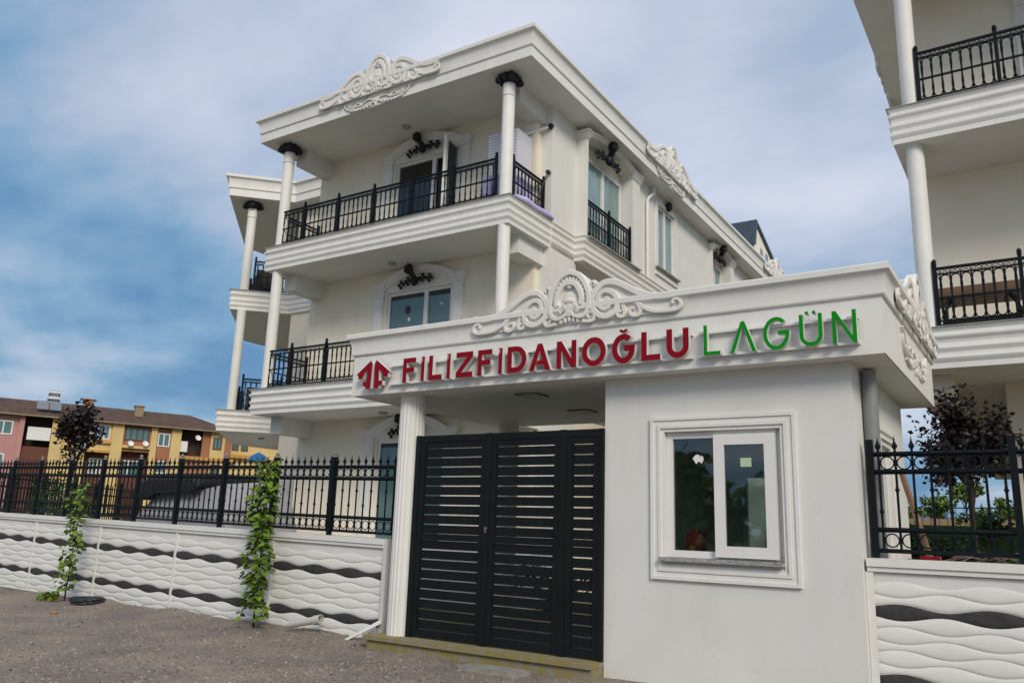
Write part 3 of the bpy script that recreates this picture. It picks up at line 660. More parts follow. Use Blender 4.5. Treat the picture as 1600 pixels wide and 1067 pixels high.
def railing(parent, p0, p1, z, nb, per=8, ends=(True, True), name='railing'):
    """cast iron balcony railing as a part (rails, arches, lace) with posts and balusters under it"""
    v = Vector((p1[0]-p0[0], p1[1]-p0[1])); ln = v.length; a = math.atan2(v.y, v.x); w_ = ln/nb
    g = MB()
    for zz, r_ in ((.815, .019), (.735, .012), (.41, .014), (.10, .012), (.045, .016)): g.box(0, ln, -r_, r_, zz-r_*.8, zz+r_*.8)
    sp = w_/(per)
    for i in range(nb):
        for k in range(per):
            x = i*w_+sp*(k+.5)
            if k < per-1 or True:
                for zz, sg in ((.655, 1), (.175, -1)):
                    x1 = x+sp
                    if k == per-1: x1 = x+sp/2
                    pts = [(x+(sp)*(1-math.cos(t_*PI/6))/2, 0, zz+sg*sp*.55*math.sin(t_*PI/6)) for t_ in range(7) if x+(sp)*(1-math.cos(t_*PI/6))/2 <= (i+1)*w_-.02]
                    if len(pts) > 1: g.tube(pts, .009, 4)
            if k == 0:
                for zz, sg in ((.655, 1), (.175, -1)): g.tube([(x-sp/2+.0, 0, zz+sg*sp*.55), (x-sp*.25, 0, zz+sg*sp*.45), (x, 0, zz)], .0065, 4)
        m = per*2
        for k in range(m):
            x = i*w_+w_*(k+.5)/m
            for zz in (.775, .073):
                q = w_/m*.42; g.tube([(x+q*math.cos(t_*PI/3), 0, zz+.021*math.sin(t_*PI/3)) for t_ in range(6)], .0065, 3, closed=True)
    o = g.build(name, iron, parent, (p0[0], p0[1], z), a)
    for i in range(nb+1):
        if (i == 0 and not ends[0]) or (i == nb and not ends[1]): continue
        cp(RPOST, o, (i*w_, 0, 0))
    for i in range(nb):
        for k in range(per): cp(BAL, o, (i*w_+sp*(k+.5), 0, 0))
    return o
def capital():
    g = MB()
    g.lathe([(.125, -.03), (.15, .0), (.17, .07), (.13, .13), (.12, .165)], n=12)
    for k in range(4):
        a = k*PI/2+PI/4; c_, s_ = math.cos(a), math.sin(a)
        g.ball((.20*c_, .20*s_, .035), .085, 8, 6, (1, 1, .8)); g.ball((.17*c_, .17*s_, .105), .078, 8, 6, (1, 1, .75))
        a += PI/4; c_, s_ = math.cos(a), math.sin(a)
        g.ball((.15*c_, .15*s_, .055), .07, 8, 6, (1, 1, 1.0)); g.ball((.145*c_, .145*s_, .12), .055, 7, 5)
    return g
CAPT = capital().build('capital', blk, smooth=50); PROTO.append(CAPT)
def column(parent, x, y, z0, z1, r=.118, cap=False):
    g = MB(); zt = z1-(.17 if cap else 0)
    g.lathe([(r, z0), (r, zt-.30), (r*.97, zt-.28), (r*1.08, zt-.27), (r*1.10, zt-.25), (r*1.04, zt-.24), (r*1.02, zt)] if cap else [(r, z0), (r*.98, zt)], n=20)
    o = g.build('column', moul, parent, (x, y, 0), smooth=40)
    if cap: cp(CAPT, o, (0, 0, z1-.165))
    return o
def flower_mesh():
    """black cast branch of leaves with a rose on a stem, faces -y, centred at 0"""
    g = MB()
    g.tube([(-.40, -.03, -.05), (-.2, -.04, 0.0), (0, -.05, -.01), (.2, -.04, .02), (.40, -.03, .0)], .018, 6)
    for x, z in ((-.38, -.07), (-.20, -.01), (.19, .02), (.38, -.01)):
        for k in range(4):
            a = k*PI/2; g.ball((x+.06*math.cos(a), -.05, z+.065*math.sin(a)), .040, 8, 6, (1, .8, 1))
    g.ball((0, -.08, -.03), .095, 9, 6, (1, .8, 1.2)); g.ball((-.08, -.06, -.01), .05, 7, 5); g.ball((.08, -.06, 0), .05, 7, 5); g.ball((0, -.08, -.11), .04, 7, 5)
    g.tube([(0, -.08, .02), (-.03, -.14, .10), (-.07, -.17, .17)], .06, 7)
    g.ball((-.08, -.18, .20), .10, 10, 6, (1, .8, 1.15))
    for k in range(5):
        a = k*1.257; g.ball((-.08+.06*math.cos(a), -.22, .20+.06*math.sin(a)), .048, 6, 4)
    return g
FLW = flower_mesh().build('cast_flower', blk, smooth=50); PROTO.append(FLW)
def arch_pts(x0, x1, z0, h, n=12):
    c = (x1-x0)/2; r = (c*c+h*h)/(2*h); a = math.asin(c/r)
    return [((x0+x1)/2+r*math.sin(-a+2*a*i/n), z0+h-r+r*math.cos(-a+2*a*i/n)) for i in range(n+1)]
def door_surround(parent, xc, zf, ztop, arch_h=.30, hw=.85, y=1.6, flower=True, small=False, rot=None, pw=.26, proj=.07):
    """pilasters, stepped caps and moulded segmental arch; local frame then placed"""
    g = MB(); zc = ztop+.02
    for s_ in (-1, 1):
        xi = xc+s_*(hw+.06); xo = xc+s_*(hw+.06+pw); a, b_ = min(xi, xo), max(xi, xo)
        g.box(a, b_, -proj, 0, zf, zc)
        for k, (w_, d, za, zb) in enumerate(((.0, .012, -.12, -.09), (.015, .02, 0, .05), (.035, .035, .05, .09), (.06, .055, .09, .15), (.075, .065, .15, .19))):
            g.box(a-w_, b_+w_, -proj-d, 0, zc+za, zc+zb-.0005)
        g.box(a+.05, b_-.05, -proj-.012, -proj, zf+.12, zc-.16)
    prof = [(0, 0), (proj+.01, 0), (proj+.02, .04), (proj+.045, .06), (proj+.045, .09), (proj+.06, .11), (proj+.075, .14), (proj+.075, .17), (0, .17)]
    A = arch_pts(xc-hw-.06-.02, xc+hw+.06+.02, zc+.02, arch_h)
    K = len(prof); vs = []
    for i, (x, z) in enumerate(A):
        nx_, nz_ = (x-xc), z-(A[0][1]-( (hw+.08)**2/(2*arch_h)-arch_h/2))
        l_ = math.hypot(nx_, nz_); nx_/=l_; nz_/=l_
        vs += [(x+nx_*h, -o, z+nz_*h) for o, h in prof]
    n_ = len(A); fs = [(i*K+a, i*K+(a+1)%K, (i+1)*K+(a+1)%K, (i+1)*K+a) for i in range(n_-1) for a in range(K)]
    fs += [tuple(range(K)), tuple((n_-1)*K+a for a in reversed(range(K)))]
    g.add(vs, fs)
    tp = [(xc-hw-.06, ztop+.012), (xc+hw+.06, ztop+.012)]+[(x, z) for x, z in reversed(A)]
    g.prism_y(tp, -.02, 0)
    return g
def set_front(o, y, rz=0, x=0):
    o.location = (x, y, 0); o.rotation_euler = (0, 0, rz); return o
def glazing(parent, x0, x1, z0, z1, split, loc, rz, panes=(teal, teal), rollbox=True, fw_=.06, pane_names=True):
    g = MB(); rect_ring(g, x0, x1, z0, z1, fw_, -.045, .02); g.box(split-.05, split+.05, -.05, .015, z0+fw_, z1-fw_)
    o = g.build('window', upvc, parent, loc, rz)
    for i, (a, b_) in enumerate(((x0+fw_-.005, split-.045), (split+.045, x1-fw_+.005))):
        zt = z1-fw_+.004
        if rollbox: MB().box(a, b_, -.018, .0, zt-.085-.02*i, zt).build('blind_box', dark, o); zt -= .085+.02*i
        MB().box(a, b_, -.012, -.002, z0+fw_-.005, zt-.0005).build('pane', panes[i], o)
    return o
def wall_with_hole(g, x0, x1, z0, z1, holes, y0, y1):
    xs_ = sorted(set([x0, x1]+[h[0] for h in holes]+[h[1] for h in holes]))
    for a, b_ in zip(xs_[:-1], xs_[1:]):
        hs_ = [h for h in holes if h[0] <= a+1e-6 and h[1] >= b_-1e-6]
        z = z0
        for h in sorted(hs_, key=lambda h: h[2]): g.box(a, b_, y0, y1, z, h[2]); z = h[3]
        g.box(a, b_, y0, y1, z, z1)
    return g
# ------------------------------------------------------------------ main villa
VB, VR = (-3.4304, 3.7156, 0), 0.0143
V = thing('villa', 'white three storey villa with tiered columned balconies and black railings behind the gate', 'villa', VB, VR)
FLOORS = [(0.9, 3.51), (4.06, 6.69), (7.23, 9.70)]
# front wall y=1.6, x from -6.85 to -.56
DX0, DX1, DSP = -4.49, -2.75, -3.44
for zf, zc in FLOORS:
    zt = zc-.51 if zc != 9.70 else 9.21
    zt = {3.51: 3.03, 6.69: 6.19, 9.70: 9.21}[zc]
    zb = zf if zf > 1 else 0.9
    g = MB(); wall_with_hole(g, -6.85, -.80, zf if zf > 1 else -.1, zc+.02, [(DX0, DX1, zb+.01, zt)], 1.6, 1.8)
    g.build('front_wall', cream, V)
    s_ = door_surround(V, (DX0+DX1)/2, zb, zt, hw=(DX1-DX0)/2, arch_h=.30).build('door_surround', moul, V, (0, 1.6, 0))
    cp(FLW, s_, ((DX0+DX1)/2-.03, -.06, zt+.19))
    if zc == 9.70:
        g = MB(); rect_ring(g, DX0, DX1, zb, zt, .06, -.02, .04); g.box(DSP-.05, DSP+.05, -.02, .04, zb+.06, zt-.06)
        o = g.build('balcony_door', upvc, V, (0, 1.66, 0))
        MB().box(DX0+.055, DSP-.045, .0, .01, zb+.055, zt-.055).build('pane', glass, o)
        MB().box(DX0+.1, DSP-.5, .10, .13, zb+.05, zt-.3).build('curtain', tealc, o)
        g = MB()
        for k in range(7): g.box(DSP-.45+k*.055, DSP-.41+k*.055, .10, .125, zb+.05, zb+.9)
        g.build('chair_back', upvc, o)
        # the open leaf, swung out over the balcony
        hinge = Vector((DX1+.0, 1.62)); fr = Vector((-2.66, 1.0)); v = fr-hinge
        lf = MB(); rect_ring(lf, 0, v.length, zb+.03, zt+.06, .085, -.03, .03)
        l_ = lf.build('door_leaf', upvc, V, (hinge.x, hinge.y, 0), math.atan2(v.y, v.x)); MB().box(.08, v.length-.08, -.005, .005, zb+.11, zt-.02).build('pane', glass, l_)
    else:
        o = glazing(V, DX0, DX1, zb, zt, DSP, (0, 1.68, 0), 0, (teal, teal)); o.name = 'balcony_door'
        if zc == 6.69:
            g = MB(); g.prism_y([(-3.95+.075*math.cos(R(a)), 5.80+.095*math.sin(R(a))) for a in range(0, 360, 30)], 1.658, 1.664); g.build('vent_disc', dark, V)
            MB().box(-3.93, -3.86, 1.658, 1.664, 5.54, 5.62).build('sticker', stick, V); MB().box(-3.09, -3.0, 1.658, 1.664, 5.80, 5.86).build('sticker', stick2, V)
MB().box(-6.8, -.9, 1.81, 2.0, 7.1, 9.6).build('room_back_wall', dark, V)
# balconies (front and the diagonal left bay) with moulded edges
def slab_part(z0, z1, ground=False):
    path = [(-.57, 1.78), (-.57, .29), (-6.95, .29), (-6.95, 1.7)]
    path = path[::-1]   # outward on the right
    g = MB(); g.sweep(path, SLABP(z0, z1), cap=True)
    g.prism_z([(-.60, 1.6), (-6.93, 1.6), (-6.93, .32), (-.60, .32)][::-1], z0+.001, z1-.03)
    o = g.build('balcony_slab', moul, V)
    g = MB(); g.sweep(path, COPP(z1)); g.prism_z([(-.85, 1.598), (-6.7, 1.598), (-6.7, .6), (-.85, .6)][::-1], z1-.025, z1-.002); g.build('coping', coping, o)
    # bay
    p = [(-7.0, 3.16), (-9.35, 3.16), (-10.40, 2.11), (-13.2, 4.91), (-13.2, 8.0)][::-1]
    g = MB(); g.sweep(p, SLABP(z0, z1)); g.prism_z([(-7.0, 3.20), (-9.36, 3.20), (-10.40, 2.17), (-13.15, 4.93), (-13.15, 8.0), (-7.0, 8.0)][::-1], z0+.001, z1-.03)
    o = g.build('bay_slab', moul, V)
    g = MB(); g.sweep(p, COPP(z1)); g.prism_z([(-9.36, 3.24), (-10.40, 2.20), (-13.1, 4.93), (-13.1, 8.0), (-9.5, 8.0)][::-1], z1-.025, z1-.003); g.build('coping', coping, o)
for z0, z1 in ((3.51, 4.055), (6.69, 7.23)): slab_part(z0, z1)
g = MB(); g.prism_z([(-.5, 1.59), (-.5, .2), (-7.1, .2), (-7.1, 3.1), (-9.4, 3.1), (-10.4, 2.1), (-13.2, 4.9), (-13.2, 8.0), (-6.9, 8.0), (-6.9, 1.59)][::-1], -.1, .9); g.build('ground_terrace', white, V)
# beams under the slabs at both ends
for zc, d in ((3.51, .36), (6.69, .36), (9.70, .36)):
    for x0, x1, ys, ye in ((-6.80, -6.45, .74, 1.6), (-1.05, -.70, .88 if zc < 9 else .75, 1.8)):
        MB().box(x0, x1, ys, ye, zc-d, zc+.001 if zc < 9 else zc+.0).build('beam', white, V)
# wall of the left bay
for zf, zc in FLOORS:
    g = MB(); z_a = zf if zf > 1 else -.1
    g.prism_z([(-6.87, 3.22), (-9.30, 3.22), (-9.30, 3.4), (-6.87, 3.4)][::-1], z_a, zc+.01)
    g.prism_z([(-9.30, 3.22), (-11.9, 5.80), (-11.9, 6.0), (-9.12, 3.4)][::-1], z_a, zc+.01)
    g.box(-6.87, -6.7, 1.8, 3.22, z_a, zc+.01)
    g.build('bay_wall', cream, V)
for z0, z1, cap in ((4.055, 6.69, False), (7.23, 9.70, True)):
    column(V, -.72, .40, z0, z1, cap=cap); column(V, -6.70, .44, z0, z1, cap=cap); column(V, -10.22, 2.36, z0, z1, cap=cap)
# railings
for z in (4.055, 7.23):
    railing(V, (-6.66+.0, .38), (-5.96, .38), z, 1, 5, (True, True)); railing(V, (-5.96, .38), (-.93, .38), z, 5, 8, (False, True))
    railing(V, (-.70, .60), (-.70, 1.72), z, 1, 9, (True, True)); railing(V, (-6.78, .62), (-6.78, 1.60), z, 1, 8, (True, True))
    railing(V, (-10.02, 2.48), (-9.35, 3.15), z, 1, 7, (True, True)); railing(V, (-10.42, 2.45), (-12.4, 4.43), z, 3, 8, (True, True))
# roof cornice: front, right side and around the left bay
pe = [(-7.21, 1.9), (-7.21, 0.0), (0.0, 0.0), (0.0, 34.0)]
g = MB(); g.sweep(pe, EAVE); g.prism_z([(-7.18, .03), (-.03, .03), (-.03, 34), (-7.18, 34)], 9.702, 9.9); g.build('roof_cornice', moul, V)
pb = [(-13.4, 8.0), (-13.4, 4.72), (-10.35, 1.66), (-9.15, 2.86), (-7.0, 2.86)]
g = MB(); g.sweep(pb, EAVE); g.prism_z([(-13.38, 8.0), (-13.38, 4.74), (-10.35, 1.70), (-9.16, 2.90), (-7.0, 2.90), (-7.0, 8.0)], 9.7025, 9.9); g.build('bay_cornice', moul, V)
g = MB(); g.prism_z([(-13.2, 8.0), (-13.2, 4.85), (-10.35, 2.0), (-9.2, 3.2), (-6.9, 3.2), (-6.9, .35), (-.35, .35), (-.35, 34), (-6.9, 34), (-6.9, 8)], 9.91, 10.2); g.build('roof_deck', coping, V)
place(CART, V, (-3.66, -.085, 9.965), 0, (1.33, .5, 1.45)); place(GARL, V, (-3.72, -.01, 9.72), 0, (.98, .55, .75))
for yc in (6.7, 16.4, 26): place(CART, V, (.09, yc, 9.965), R(90), (1.35, .55, 1.45)); place(GARL, V, (.01, yc, 9.72), R(90), (1.0, 1, .75))
# balcony soffit lamps
LAMP = MB().lathe([(.03, -.05), (.07, -.045), (.09, -.02), (.10, 0)], n=12).build('soffit_lamp', mat('lamp_grey', (.35, .35, .34), .5), V, (-3.75, 1.0, 9.70))
for l_ in ((-4.0, 1.13, 6.69), (-3.85, 1.0, 3.51), (-10.68, 3.81, 3.51)): cp(LAMP, V, l_)
# ---- right hand side: wall plane x = -.55, projecting bays with tall windows
g = MB(); g.box(-.80, -.555, 1.78, 2.85, -.1, 9.70); g.build('corner_pier', white, V)
# bay surrounds (drawn in a frame whose x runs along +y of the villa)
SX = -.66                         # window plane of the bays
def side_bay(y0, y1, wl=.06, wr=.42):
    o = bpy.data.objects.new('side_bay', None); C.objects.link(o); o.parent = V
    XF = -.31
    for a, b_ in ((y0-wl, y0), (y1, y1+wr)):
        MB().box(SX-.1, XF, a, b_, 7.231, 9.40).build('pilaster', white, o)
        g = MB()
        for w_, za, zb in ((.02, 9.401, 9.43), (.04, 9.43, 9.48), (.065, 9.48, 9.53), (.09, 9.53, 9.58)):
            g.box(SX-.1, XF+w_, a-w_, b_+min(w_, .03), za, zb-.0005)
        g.build('pilaster_cap', moul, o)
    A = arch_pts(y0-.02, y1+.10, 9.45, .16, 16); vs = []
    sec = [(-.60, 0.0), (XF+.02, 0.0), (XF+.045, .02), (XF+.045, .045), (XF+.07, .055), (XF+.085, .085), (XF+.085, .115), (-.60, .115)]
    for (yy, zz) in A: vs += [(x, yy, min(zz+h, 9.696)) for x, h in sec]
    K = len(sec); fs = [(i*K+a, i*K+(a+1)%K, (i+1)*K+(a+1)%K, (i+1)*K+a) for i in range(len(A)-1) for a in range(K)]+[tuple(range(K)), tuple((len(A)-1)*K+a for a in reversed(range(K)))]
    g = MB(); g.add(vs, fs); g.build('arch_hood', moul, o)
    g = MB(); tp = [(yy, zz+.02) for yy, zz in A]; q = [(y0, 9.29), (y1, 9.29)]+tp[::-1]
    n_ = len(q); g.add([(SX+.03, a, b_) for a, b_ in q]+[(SX-.06, a, b_) for a, b_ in q], [tuple(range(n_)), tuple(range(n_, 2*n_))[::-1]]+[(i, (i+1)%n_, (i+1)%n_+n_, i+n_) for i in range(n_)])
    g.build('tympanum', cream, o)
    glazing(o, y0+.3, y1-.02, 7.25, 9.285, (y0+y1+.28)/2, (SX+.02, 0, 0), R(90), (tealc, tealc), rollbox=False, fw_=.09)
    MB().box(SX-.1, SX+.04, y0, y0+.3, 7.25, 9.288).build('jamb', white, o)
    f = cp(FLW, o, (SX+.22, (y0+y1)/2-.05, 9.40), R(90)); f.scale = (1.3, 1.25, 1.1)
    railing(o, (-.37, y0+.03), (-.37, y1-.03), 7.26, 2, 8)
    MB().box(-.72, -.22, y0-.02, y1+.30, 7.205, 7.235).build('sill', coping, o)
    return o
side_bay(2.88, 5.13); side_bay(10.75, 12.35, .06, .36); side_bay(19.5, 21.4)
# upper side wall with ordinary windows
holes = [(6.85, 7.98, 7.76, 9.42), (14.8, 16, 7.65, 9.18)]
def side_wall(x, ya, yb, z0, z1, holes):
    g = MB(); wall_with_hole(g, ya, yb, z0, z1, holes, 0, .2); o = g.build('side_wall', white, V, (x, 0, 0), R(90)); return o
side_wall(-.42, 5.553, 10.68, 7.231, 9.70, holes[:1]); side_wall(-.42, 12.72, 19.4, 7.231, 9.70, holes[1:]); side_wall(-.42, 21.85, 33.9, 7.231, 9.70, [])
for h in holes:
    o = glazing(V, h[0], h[1], h[2], h[3], (h[0]+h[1])/2, (-.50, 0, 0), R(90), (tealc, tealc), rollbox=False)
    g = MB(); w_ = .12
    for (a, b_, c_, d_2, t_) in ((h[0]-w_, h[1]+w_, h[3], h[3]+.1, .03), (h[0]-w_, h[0], h[2], h[3], .03), (h[1], h[1]+w_, h[2], h[3], .03), (h[0]-.18, h[1]+.25, h[2]-.22, h[2]-.16, .05)): g.box(-.42, -.42+t_, a, b_, c_, d_2)
    g.build('window_surround', moul, V); MB().box(-.6, -.33, h[0]-.14, h[1]+.22, h[2]-.04, h[2]-.002).build('sill', coping, V)
MB().ball((-.34, 7.45, 9.54), .10, 9, 6, (.9, 1, 1.3)).build('cast_knob', blk, V)
# moulded band between the storeys on the side, stepping out with the bays
band = [(-.57, 1.785), (-.57, 2.36), (-.57, 2.75), (-.33, 2.75), (-.33, 5.05), (-.33, 33)]
path = [(-.555, 1.80), (-.555, 2.76), (-.33, 2.76), (-.33, 33.9)]
g = MB(); g.sweep(path, SLABP(6.69, 7.23)); g.prism_z([(-.60, 1.81), (-.60, 2.80), (-.36, 2.80), (-.36, 33.9), (-6, 33.9), (-6, 1.81)], 6.692, 7.20); g.build('storey_band', moul, V)
g = MB(); g.sweep(path, SLABP(3.51, 4.055)); g.build('storey_band', moul, V)
g = MB(); wall_with_hole(g, 2.851, 33.9, -.1, 6.69, [(6.4, 7.7, 4.6, 6.2), (11, 12.4, 4.2, 6.2)], 0, .2); g.build('side_wall', cream, V, (-1.5, 0, 0), R(90))
for y_ in (6.4, 11): glazing(V, y_, y_+1.35, 4.4, 6.2, y_+.65, (-1.57, 0, 0), R(90), (tealc, tealc), rollbox=False)
# rainwater pipe
g = MB(); g.tube([(-.32, 6.42, 9.69), (-.32, 6.42, 9.52), (-.35, 6.16, 9.32), (-.36, 6.10, 9.2), (-.36, 6.10, 7.24)], .04, 8); g.build('rainwater_pipe', moul, V, smooth=50)
# awning pole by the balcony corner, black cap
g = MB(); g.tube([(-1.15, 1.45, 9.02), (-.62, 1.72, 9.22)], .03, 8); q = g.build('awning_pole', upvc, V, smooth=50)
MB().ball((-.58, 1.74, 9.24), .06, 8, 5, (1.3, 1, 1)).build('pole_cap', blk, q)
# dormer behind the cornice
DM = bpy.data.objects.new('dormer', None); C.objects.link(DM); DM.parent = V; DM.location = (-1.1, 19.1, 2.5); DM.scale = (.8, .8, .8)
slate = mat('blue_slate', (0.035, 0.06, 0.085), 0.4, var=0.2, vscale=6)
g = MB(); g.box(-1.6, 0, -1.25, 1.25, 10.2, 12.5)
def extr_x(poly, x0, x1):
    g = MB(); n = len(poly); g.add([(x0, a, b_) for a, b_ in poly]+[(x1, a, b_) for a, b_ in poly], [tuple(range(n)), tuple(range(n, 2*n))[::-1]]+[(i, (i+1)%n, (i+1)%n+n, i+n) for i in range(n)]); return g
extr_x([(-1.45, 10.2), (1.75, 10.2), (1.3, 12.0), (-1.3, 13.0), (-1.6, 12.2)], -1.6, 0).build('wall', cream, DM)
extr_x([(-1.75, 11.8), (-1.35, 13.15), (1.38, 12.12), (1.95, 10.2), (1.78, 10.2), (1.28, 12.0), (-1.28, 13.0), (-1.62, 11.8)], -2.2, .12).build('roof', slate, DM)
for y_ in (-.8, .05):
    o = MB().box(0, .05, y_, y_+.62, 11.3, 12.0).build('window', upvc, DM); MB().box(.051, .058, y_+.06, y_+.56, 11.36, 11.94).build('pane', teal, o)
# ---- things on the villa's balconies
def vthing(mb, name, m, label, cat, loc, rz=0, smooth=None):
    p = Matrix.Rotation(VR, 3, 'Z') @ Vector(loc)
    o = mb.build(name, m, None, (p.x+VB[0], p.y+VB[1], p.z), rz+VR, smooth=smooth); return tag(o, label, cat)
lil = mat('lilac_cloth', (0.50, 0.47, 0.74), 0.85, var=0.12, vscale=5, bump=0.5, bscale=14)
def cloth(w_, h_, amp, nx_=18, nz_=10, seed=1):
    g = MB(); g.sm = True; vs = []
    for j in range(nz_+1):
        for i in range(nx_+1):
            x = w_*i/nx_; z = -h_*j/nz_
            vs.append((x, amp*noise.noise(Vector((x*5, z*2, seed)))*(j/nz_+.3), z+(.03*noise.noise(Vector((x*4, 1, seed)))*(j == nz_))))
    n = len(vs); vs2 = [(a, b_+.012, c_) for a, b_, c_ in vs]
    f = [(j*(nx_+1)+i, j*(nx_+1)+i+1, (j+1)*(nx_+1)+i+1, (j+1)*(nx_+1)+i) for j in range(nz_) for i in range(nx_)]
    g.add(vs+vs2, f+[tuple(n+a for a in reversed(q)) for q in f]); return g
vthing(cloth(.55, .48, .10, seed=4), 'laundry', lil, 'lilac laundry hanging behind the top balcony railing left of the corner column', 'laundry', (-1.40, .62, 7.86))
vthing(cloth(.95, .60, .10, seed=9), 'laundry', lil, 'lilac laundry behind the short side railing of the top balcony', 'laundry', (-.86, .70, 7.95), R(90))
g = MB(); g.tube([(-.02, .02, .05), (.01, .3, .055), (-.01, .7, .05), (.02, 1.05, .055), (.04, 1.32, .05)], .06, 8, rs=[.04, .075, .07, .072, .03])
vthing(g, 'bedding_roll', lil, 'lilac bedding pushed out under the side railing onto the top balcony edge', 'bedding', (-.56, .50, 7.235), smooth=60)
cab = thing('slatted_cabinet', 'tall pale cabinet with slatted doors behind the top balcony corner column', 'cabinet', tuple(Vector(VB)+Matrix.Rotation(VR, 3, 'Z') @ Vector((-1.15, 1.28, 7.23))), VR)
shut = mat('pale_shutter', (0.62, 0.63, 0.70), 0.5)
MB().box(-.42, .26, -.26, .26, 0, 1.72).build('carcass', shut, cab)
for x0, x1 in ((-.41, -.09), (-.07, .25)):
    g = MB()
    for k in range(28): g.box(x0, x1, -.275, -.262, .04+k*.06, .085+k*.06)
    g.build('door', shut, cab)
br = MB(); br.tube([(0, 0, .0), (.16, .3, .98)], .012, 6); br.box(.13, .20, .27, .36, .96, 1.02)
vthing(br, 'broom', mat('broom_black', (.03, .02, .02), .5), 'dark broom leaning out over the end of the top side railing', 'broom', (-.76, 1.40, 7.25))
wick = mat('dark_wicker', (0.03, 0.025, 0.022), 0.7, var=.3, vscale=40, bump=.5)
def wicker_chair(label, loc, rz):
    p = Matrix.Rotation(VR, 3, 'Z') @ Vector(loc)
    T = thing('wicker_chair', label, 'chair', (p.x+VB[0], p.y+VB[1], p.z), rz)
    MB().box(-.3, .3, -.3, .3, .2, .38).build('seat', wick, T); MB().box(-.3, .3, .2, .3, .381, .85).build('backrest', wick, T)
    for s_ in (-1, 1): MB().box(s_*.3-.04, s_*.3+.04, -.3, .3, .0, .6).build('armrest', wick, T)
wicker_chair('dark wicker chair on the lower left corner balcony beside its column', (-10.0, 3.0, 4.06), R(-40))
wicker_chair('dark wicker chair on the upper left corner balcony behind the railing', (-10.3, 3.2, 7.23), R(60))
# ------------------------------------------------------------------ right villa
RV = thing('villa', 'second white villa at the right edge with two stacked balconies', 'villa', (2.33, 4.12, 0))
def rslab(z0, z1):
    p = [(0, 16), (0, 0), (9, 0)]
    g = MB(); g.sweep(p, SLABP(z0, z1)); g.prism_z([(.03, .03), (9, .03), (9, 16), (.03, 16)], z0+.001, z1-.03); o = g.build('balcony_slab', moul, RV)
    g = MB(); g.sweep(p, COPP(z1)); g.prism_z([(.3, .3), (9, .3), (9, 1.38), (.3, 1.38)], z1-.026, z1-.002); g.build('coping', coping, o)
for z0, z1 in ((3.51, 4.055), (6.69, 7.23)): rslab(z0, z1)
for z0, z1 in ((.1, 3.51), (4.055, 6.69), (7.23, 9.70)):
    o = column(RV, .24 if z0 > 1 else 6.2, .20, z0, z1, r=.115, cap=z1 > 9); column(RV, 6.4 if z0 > 1 else 8.4, .2, z0, z1, r=.115)
for z in (4.055, 7.23): railing(RV, (.36, .12), (6.14, .12), z, 6, 8)
for zf, zc in ((4.055, 6.69), (7.23, 9.70)):
    g = MB(); wall_with_hole(g, .12, 9, zf, zc+.001, [(1.9, 3.6, zf+.01, zc-.5)], 1.4, 1.6); g.build('front_wall', cream, RV)
    door_surround(RV, 2.75, zf, zc-.5, hw=.85, arch_h=.26).build('door_surround', moul, RV, (0, 1.4, 0))
    glazing(RV, 1.9, 3.6, zf, zc-.5, 2.8, (0, 1.48, 0), 0)
    MB().box(.12, .3, 1.6, 16, zf, zc).build('side_wall', cream, RV)
g = MB(); wall_with_hole(g, .98, 9, -.1, 3.51, [], 1.4, 1.6); g.build('front_wall', cream, RV)
MB().box(.98, 1.18, 1.6, 16, -.1, 3.51).build('side_wall', cream, RV)
MB().box(-.02+.05, .42, .5, 15.9, 3.16, 3.508).build('beam', cream, RV)
pe = [(-.52, 16), (-.52, -.35), (9, -.35)]
g = MB(); g.sweep(pe, EAVE); g.prism_z([(-.5, -.32), (9, -.32), (9, 16), (-.5, 16)], 9.702, 9.9); g.build('roof_cornice', moul, RV)
place(GARL, RV, (-.53, 5.2, 9.62), R(-90), (1.0, 1, .75)); place(CART, RV, (-.60, 5.2, 9.985), R(-90), (1.3, 1, 1.4))
# table and bench on its lower balcony
T = thing('balcony_table', 'brown topped table with curved black legs behind the right villa railing', 'table', (3.15, 4.85, 4.055))
MB().box(-.62, .72, -.3, .3, .50, .63).build('tabletop', wood, T)
for s_ in (-.42, .45): MB().tube([(s_, -.2, 0), (s_*1.02, -.2, .28), (s_*.85, -.2, .42), (s_*.7, -.2, .50)], .022, 6).build('leg', blk, T)
T = thing('wicker_bench', 'low black wicker bench under the balcony table of the right villa', 'bench', (3.15, 4.62, 4.055))
MB().box(-.36, .40, -.15, .12, .04, .16).build('seat', wick, T)
for s_ in (-.38, .42):
    MB().tube([(s_, -.1, 0), (s_, -.1, .4), (s_*.9, -.1, .47), (s_*.75, -.1, .44), (s_*.7, -.1, .34)], .022, 6).build('leg', blk, T)
# ------------------------------------------------------------------ far apartment row
ax, ay = -86.74, 33.40
AP = thing('apartment_row', 'long pink, yellow and brown apartment row with a brown roof far behind the fence', 'building', (ax, ay, 0), math.atan2(.912089, .409992))
# local frame: x along facade, -y towards the camera (facade at y=0)
cols = dict(pink=(0.46, 0.24, 0.22), yellow=(0.62, 0.46, 0.20), brown=(0.34, 0.15, 0.08), dbrown=(0.13, 0.05, 0.035), orange=(0.50, 0.27, 0.07))
CM = {k: mat('wall_'+k, v, .85, var=.06, vscale=.6) for k, v in cols.items()}
roofm = mat('roof_shingles', (0.085, 0.052, 0.038), .95, var=.3, vscale=1.5, bump=.6, bscale=6)
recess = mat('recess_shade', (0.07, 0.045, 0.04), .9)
def seg(x0, x1, c, z0=0, z1=11.1, y=0.0, d=.5): MB().box(x0, x1, y, y+d, z0, z1).build('wall', CM[c], AP)
seg(-14, 1.9, 'pink'); seg(1.9, 2.35, 'pink', y=-.3, d=.8); seg(2.35, 4.9, 'dbrown', 0, 8.0); seg(4.9, 6.0, 'yellow', y=-.25, d=.8)
